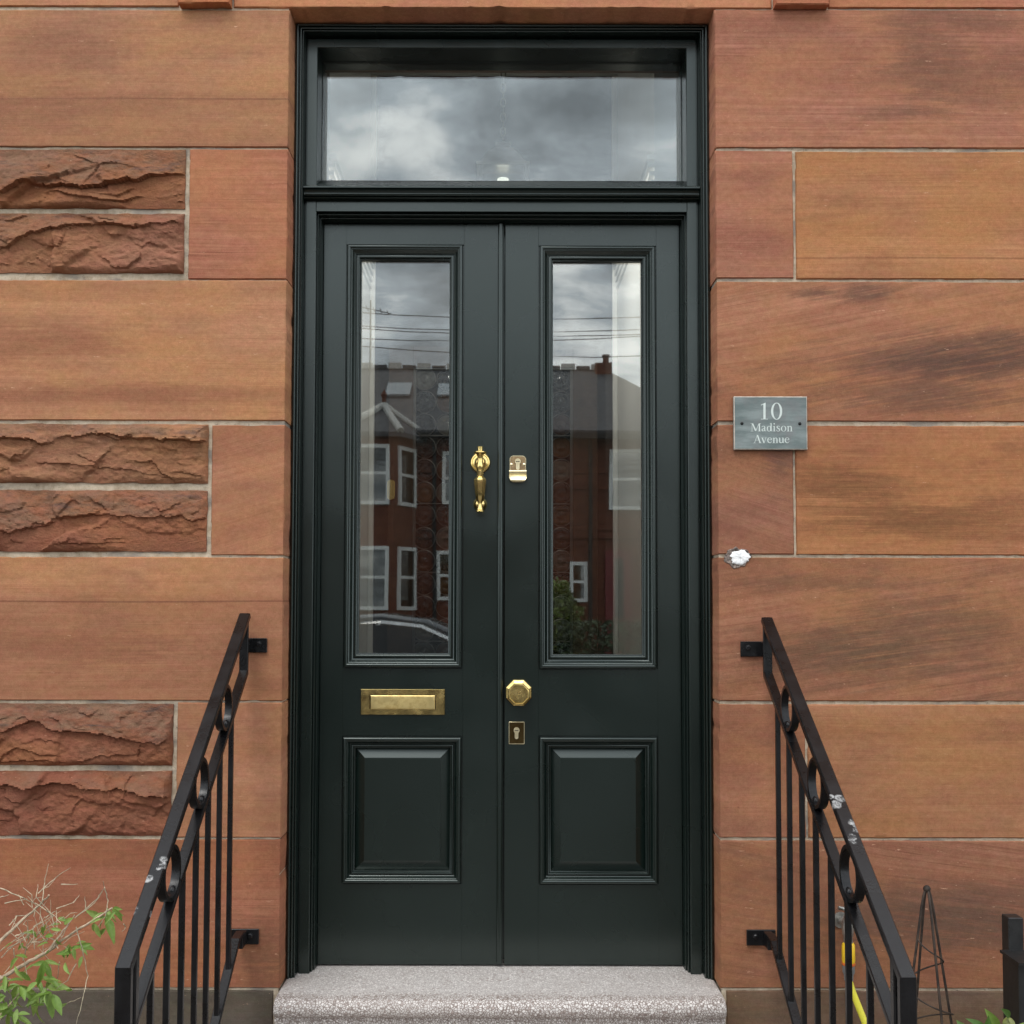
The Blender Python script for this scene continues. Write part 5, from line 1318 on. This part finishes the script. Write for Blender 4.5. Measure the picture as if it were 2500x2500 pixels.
def win(parent, ax, az, bx, bz, org, ex, ey, sash=0.5, lower=None):
    """sash window in the plane org + s*ex + z; ey = outward normal."""
    w_, h_ = bx - ax, bz - az
    def bar(s0, s1, z0, z1, d0, d1):
        mb = MB(); v = []
        for s in (s0, s1):
            for d in (d0, d1):
                for z in (z0, z1): v.append(tuple(Vector(org) + Vector(ex) * s + Vector(ey) * d + Vector((0, 0, z))))
        return mb.add(v, [(0, 1, 3, 2), (4, 6, 7, 5), (0, 4, 5, 1), (2, 3, 7, 6), (0, 2, 6, 4), (1, 5, 7, 3)])
    fw = 0.09
    f_ = bar(ax, ax + fw, az, bz, 0.0, 0.06)
    for p_ in ((bx - fw, bx, az, bz), (ax + fw, bx - fw, az, az + fw), (ax + fw, bx - fw, bz - fw, bz), (ax + fw, bx - fw, az + h_ * sash - .035, az + h_ * sash + .035)):
        f_.add(bar(*p_, 0.0, 0.06).v, bar(*p_, 0, .06).f)
    fo = f_.build('window', H_WHITE, parent)
    bar(ax + fw, bx - fw, az + fw, bz - fw, 0.028, 0.034).build('pane', HOUSE_GLASS, fo)
    bar(ax + fw, bx - fw, az + fw, az + h_ * sash, 0.008, 0.014).build('curtain_or_dark_room', lower or H_BLIND, fo)
    bar(ax + fw, bx - fw, az + h_ * sash, bz - fw, 0.008, 0.0145).build('curtain_or_dark_room', H_BLIND, fo)
# canted bay, two storeys, hipped cap with pale ridges
BYF = OY + 1.1
bxc = O(938, 990, BYF).x
fa, fb = O(878, 1100, BYF).x - 0.25, O(960, 1100, BYF).x
sb = O(1024, 1100, OY + 0.1).x; sa = fa - (sb - fb)
bay = [(sa, OY), (fa, BYF), (fb, BYF), (sb, OY)]
zbe = O(940, 1056, BYF).z
MB().loop_strip([[(x, y, 0) for x, y in bay], [(x, y, zbe) for x, y in bay]], True, True, True).build('bay', H_RED, HS)
ap = O(938, 990, OY + 0.2)
ov = [(x + (0.2 if x > bxc else -0.2), y + .2) for x, y in bay]
bc = MB(); v = [(x, y, zbe) for x, y in ov] + [tuple(ap)] + [(x, y, zbe - .12) for x, y in ov]
bc.add(v, [(0, 1, 4), (1, 2, 4), (2, 3, 4), (0, 5, 6, 1), (1, 6, 7, 2), (2, 7, 8, 3), (3, 8, 5, 0)])
bcr = bc.build('bay_roof', H_SLATE, HS)
for x, y in ov:
    MB().tube([(x, y, zbe + .02), tuple(ap + Vector((0, 0, .02)))], 0.09, 8).build('hip_ridge', H_LEAD, bcr, 40)
MB().lathe([(0.06, 0), (0.05, .2), (0.09, .28), (0.0, .42)], ap, 'z', 10).build('finial', H_RED, bcr, 40)
for v0, v1, low in ((1085, 1232, None), (1333, 1490, H_DARK)):
    z1_, z0_ = O(910, v0, BYF).z, O(910, v1, BYF).z
    win(HS, O(884, 1100, BYF).x - 0.55, z0_, O(951, 1100, BYF).x, z1_, (0, BYF + .002, 0), (1, 0, 0), (0, 1, 0), 0.52, low)
    ex = Vector((sb - fb, OY - BYF, 0)); L_ = ex.length; ex.normalize(); ey = Vector((-ex.y, ex.x, 0))
    win(HS, L_ * 0.16, z0_, L_ * 0.82, z1_, (fb, BYF, 0), ex, ey, 0.52, low)
    ex2 = Vector((fa - sa, BYF - OY, 0)).normalized(); ey2 = Vector((-ex2.y, ex2.x, 0))
    win(HS, L_ * 0.16, z0_, L_ * 0.82, z1_, (sa, OY, 0), ex2, ey2, 0.52, low)
for u0, u1, v0, v1, low in ((1081, 1180, 1105, 1232, None), (1066, 1150, 1345, 1465, H_DARK), (1487, 1575, 1098, 1245, H_BLIND), (1391, 1434, 1372, 1470, H_DARK)):
    a, b = O(u0, v1, OY), O(u1, v0, OY)
    win(HS, a.x, a.z, b.x, b.z, (0, OY + 0.062 if v0 < 1300 else OY + .002, 0), (1, 0, 0), (0, 1, 0), 0.5, low)
a, b = O(1476, 1345, OY), O(1540, 1345, OY)
dr = MB().box(a.x, b.x, OY + .002, OY + .08, 0.2, a.z).build('front_door', mat_plain('red_door_paint', (0.16, 0.012, 0.015), 0.4), HS)
MB().box(a.x + .25, b.x - .2, OY + .081, OY + .09, 1.2, a.z - .2).build('door_panel', H_DARK, dr)
# hedge, bush, car, cables
def foliage(cx, cy, cz, rx, ry, rz, n, size, seed, boxy=False):
    r_ = np.random.RandomState(seed); mb = MB()
    for i in range(n):
        if boxy: p = r_.uniform(-1, 1, 3); p[r_.randint(3)] *= 0.2 + 0.8; q_ = p
        else:
            q_ = r_.normal(size=3); q_ /= np.linalg.norm(q_); q_ *= r_.uniform(0.55, 1.0) * (0.85 + 0.4 * vnoise(q_[0] * 3 + seed, q_[2] * 3, seed))
        c = np.array([cx + q_[0] * rx, cy + q_[1] * ry, cz + q_[2] * rz])
        a = r_.normal(size=3); a /= np.linalg.norm(a); b = np.cross(a, r_.normal(size=3)); b /= np.linalg.norm(b)
        s = size * r_.uniform(0.6, 1.3)
        mb.add([c - a * s, c + b * s * .5, c + a * s, c - b * s * .5], [(0, 1, 2, 3)])
    return mb
HEDGE_M = mat_plain('hedge_leaf', (0.045, 0.075, 0.03), 0.6, var=0.5, scale=3)
BUSH_M = mat_plain('bush_leaf', (0.13, 0.17, 0.03), 0.6, var=0.5, scale=4)
hy = -16.6
h0, h1 = O(1385, 1515, hy), O(1530, 1515, hy)
HG = thing('hedge', ((h0.x + h1.x) / 2 + .4, hy, 0), 'dark clipped garden hedge across the street mirrored in the right pane', 'hedge')
foliage((h0.x + h1.x) / 2 + .6, hy, h0.z / 2, (h1.x - h0.x) / 2 + .8, 0.4, h0.z / 2, 5200, 0.05, 5, True).build('foliage', HEDGE_M, HG)
b0 = O(1368, 1440, hy - .5)
BU = thing('bush', (b0.x, hy - .5, 0), 'yellow-green garden bush across the street mirrored in the right pane', 'bush')
foliage(b0.x - .1, hy - .5, 1.15, 0.55, 0.5, b0.z - 1.0, 4200, 0.055, 8).build('foliage', BUSH_M, BU)
MB().tube([(b0.x - .1, hy - .5, 0), (b0.x - .05, hy - .5, 0.6), (b0.x - .1, hy - .5, 1.2)], [0.05, 0.04, 0.02], 8).build('stem', BARK, BU, 50)
# parked car
cy_ = -7.6
CARM = mat_plain('dark_car_paint', (0.012, 0.014, 0.018), 0.12, var=0.05)
CARG = mat_plain('car_glass', (0.01, 0.012, 0.014), 0.05)
CHR = mat_plain('bright_trim', (0.7, 0.7, 0.7), 0.25, 0.9)
RUB = mat_plain('tyre_rubber', (0.015, 0.015, 0.015), 0.8)
c0 = O(935, 1497, cy_); CX = c0.x + 0.15; CZ = c0.z - 0.004
CAR = thing('parked_car', (CX, cy_, 0.004), 'dark parked car with bright window trim mirrored in the left pane', 'car')
body = [(-2.1, .32), (-2.12, .62), (-2.0, .86), (-1.55, .95), (-0.9, 1.0), (1.0, .98), (1.75, .9), (2.1, .75), (2.18, .5), (2.1, .30)]
cabin = [(-1.75, .96), (-1.25, CZ - .18), (-0.7, CZ - .03), (-0.1, CZ), (0.35, CZ - .06), (0.75, CZ - .22), (1.25, .98)]
def car_loft(poly, w0, w1, z0, z1):
    rings = []
    for s in (-1, -0.86, 0.86, 1):
        rings.append([(CX + x * (1 if abs(s) < .9 else .985), cy_ + s * (w0 + (w1 - w0) * max(0, min(1, (z - z0) / (z1 - z0)))), z if abs(s) < .9 else z - (0.03 if z > .5 else -0.03)) for x, z in poly])
    return MB().loop_strip(rings, True, True, True)
car_loft(body, 0.86, 0.82, .3, 1.0).build('body', CARM, CAR, 40)
car_loft(cabin, 0.80, 0.60, .96, CZ).build('cabin', CARM, CAR, 40)
ins = [(-1.55, 1.0), (-1.15, CZ - .24), (-0.65, CZ - .11), (-0.1, CZ - .085), (0.3, CZ - .13), (0.65, CZ - .28), (1.05, 1.0)]
for s in (-1, 1):
    f_ = lambda z: 0.80 + (0.60 - 0.80) * (z - .96) / (CZ - .96)
    mb = MB(); mb.loop_strip([[(CX + x, cy_ + s * (f_(z) + .004), z) for x, z in ins], [(CX + x, cy_ + s * (f_(z) + .012), z) for x, z in ins]], True, True, True)
    g_ = mb.build('side_window', CARG, CAR)
    MB().tube([(CX + x, cy_ + s * (f_(z) + .014), z) for x, z in ins], 0.030, 6).build('window_trim', CHR, g_, 50)
    MB().tube([(CX - 1.5, cy_ + s * .842, .99), (CX + 1.1, cy_ + s * .842, .985)], 0.010, 6).build('waist_trim', CHR, CAR, 50)
    for wx in (-1.3, 1.35):
        w_ = MB().lathe([(0.0, -.09), (.30, -.10), (.325, -.07), (.325, .07), (.30, .10), (0.0, .09)], (CX + wx, cy_ + s * .80, .329), 'y', 24).build('wheel', RUB, CAR, 40)
        MB().lathe([(0.0, s * .108), (.05, s * .106), (.19, s * .103), (.20, s * .098)], (CX + wx, cy_ + s * .80, .329), 'y', 18).build('rim', CHR, w_, 40)
for k, (va, vb, yy) in enumerate(((764, 776, -14.2), (797, 806, -14.4), (803, 818, -14.0), (828, 822, -14.6), (846, 870, -14.3))):
    a, b = O(880, va, yy), O(1565, vb, yy)
    d_ = b - a
    pts = [a + d_ * s_ + Vector((0, 0, 0.25 * ((s_ - .5) ** 2 - .25))) for s_ in [-6 + 13 * i / 40 for i in range(41)]]
    tag(MB().tube(pts, 0.008, 6).build('overhead_cable', RUB, None, 50), '%s of five overhead cables mirrored as dark lines across the door panes' % ('topmost', 'second highest', 'middle one', 'second lowest', 'lowest')[k], 'cable', 'overhead street cables')

MB().box(hx0 - .35, hx1 + .35, OY + .40, OY + .52, ze - .22, ze - .08).build('gutter', RUB, HS)
for x in (O(1440, 1200, OY).x, O(1062, 1200, OY).x):
    MB().tube([(x, OY + .12, ze - .2), (x, OY + .12, 0.1)], 0.05, 8).build('downpipe', RUB, HS, 40)
nb = 0
for k in range(26):                               # courses of the opposite front, proud and recessed by turns
    z = 0.3 + k * 0.33
    if z > ze - .3: break
    MB().box(O(1345, 1200, OY).x, O(1474, 1200, OY).x, OY + 0.001, OY + (0.03 if k % 2 else 0.012), z, z + 0.30).build('stone_course', H_RED, HS)
aq = O(905, 770, OY - 3.6)
an = MB().tube([(aq.x, aq.y, zr - .2), (aq.x, aq.y, zr + 1.9)], 0.02, 6)
for k in range(6): an.tube([(aq.x - .5 + k * .2, aq.y - .25, zr + 1.75 - .04 * k), (aq.x - .5 + k * .2, aq.y + .25, zr + 1.75 - .04 * k)], 0.012, 5)
an.tube([(aq.x - .6, aq.y, zr + 1.78), (aq.x + .6, aq.y, zr + 1.52)], 0.014, 6)
an.build('aerial', RUB, roof, 40)
# pale casings in the corners of the vestibule and a brass latch on the inner door
for x0_, x1_ in ((VX0 + .001, VX0 + .055), (VX1 - .055, VX1 - .001)):
    cs = MB()
    cs.box(x0_, x0_ + .024, VY1 - 0.024, VY1 - 0.001, ZS - .099, VZ1 - .001, .004) if x0_ < 0 else cs.box(x1_ - .024, x1_, VY1 - 0.024, VY1 - 0.001, ZS - .099, VZ1 - .001, .004)
    tag(cs.build('vestibule_casing_%s' % ('left' if x0_ < 0 else 'right'), CREAM), kind='structure')
lq_ = P(955, 1196, IY - .02)
plate_solid(lq_.x - .017, lq_.x + .017, lq_.z - .045, lq_.z + .045, .015, [(0, IY - .0205), (0, IY - .026), (.003, IY - .029)]).build('latch', BRASS, ID, 30)
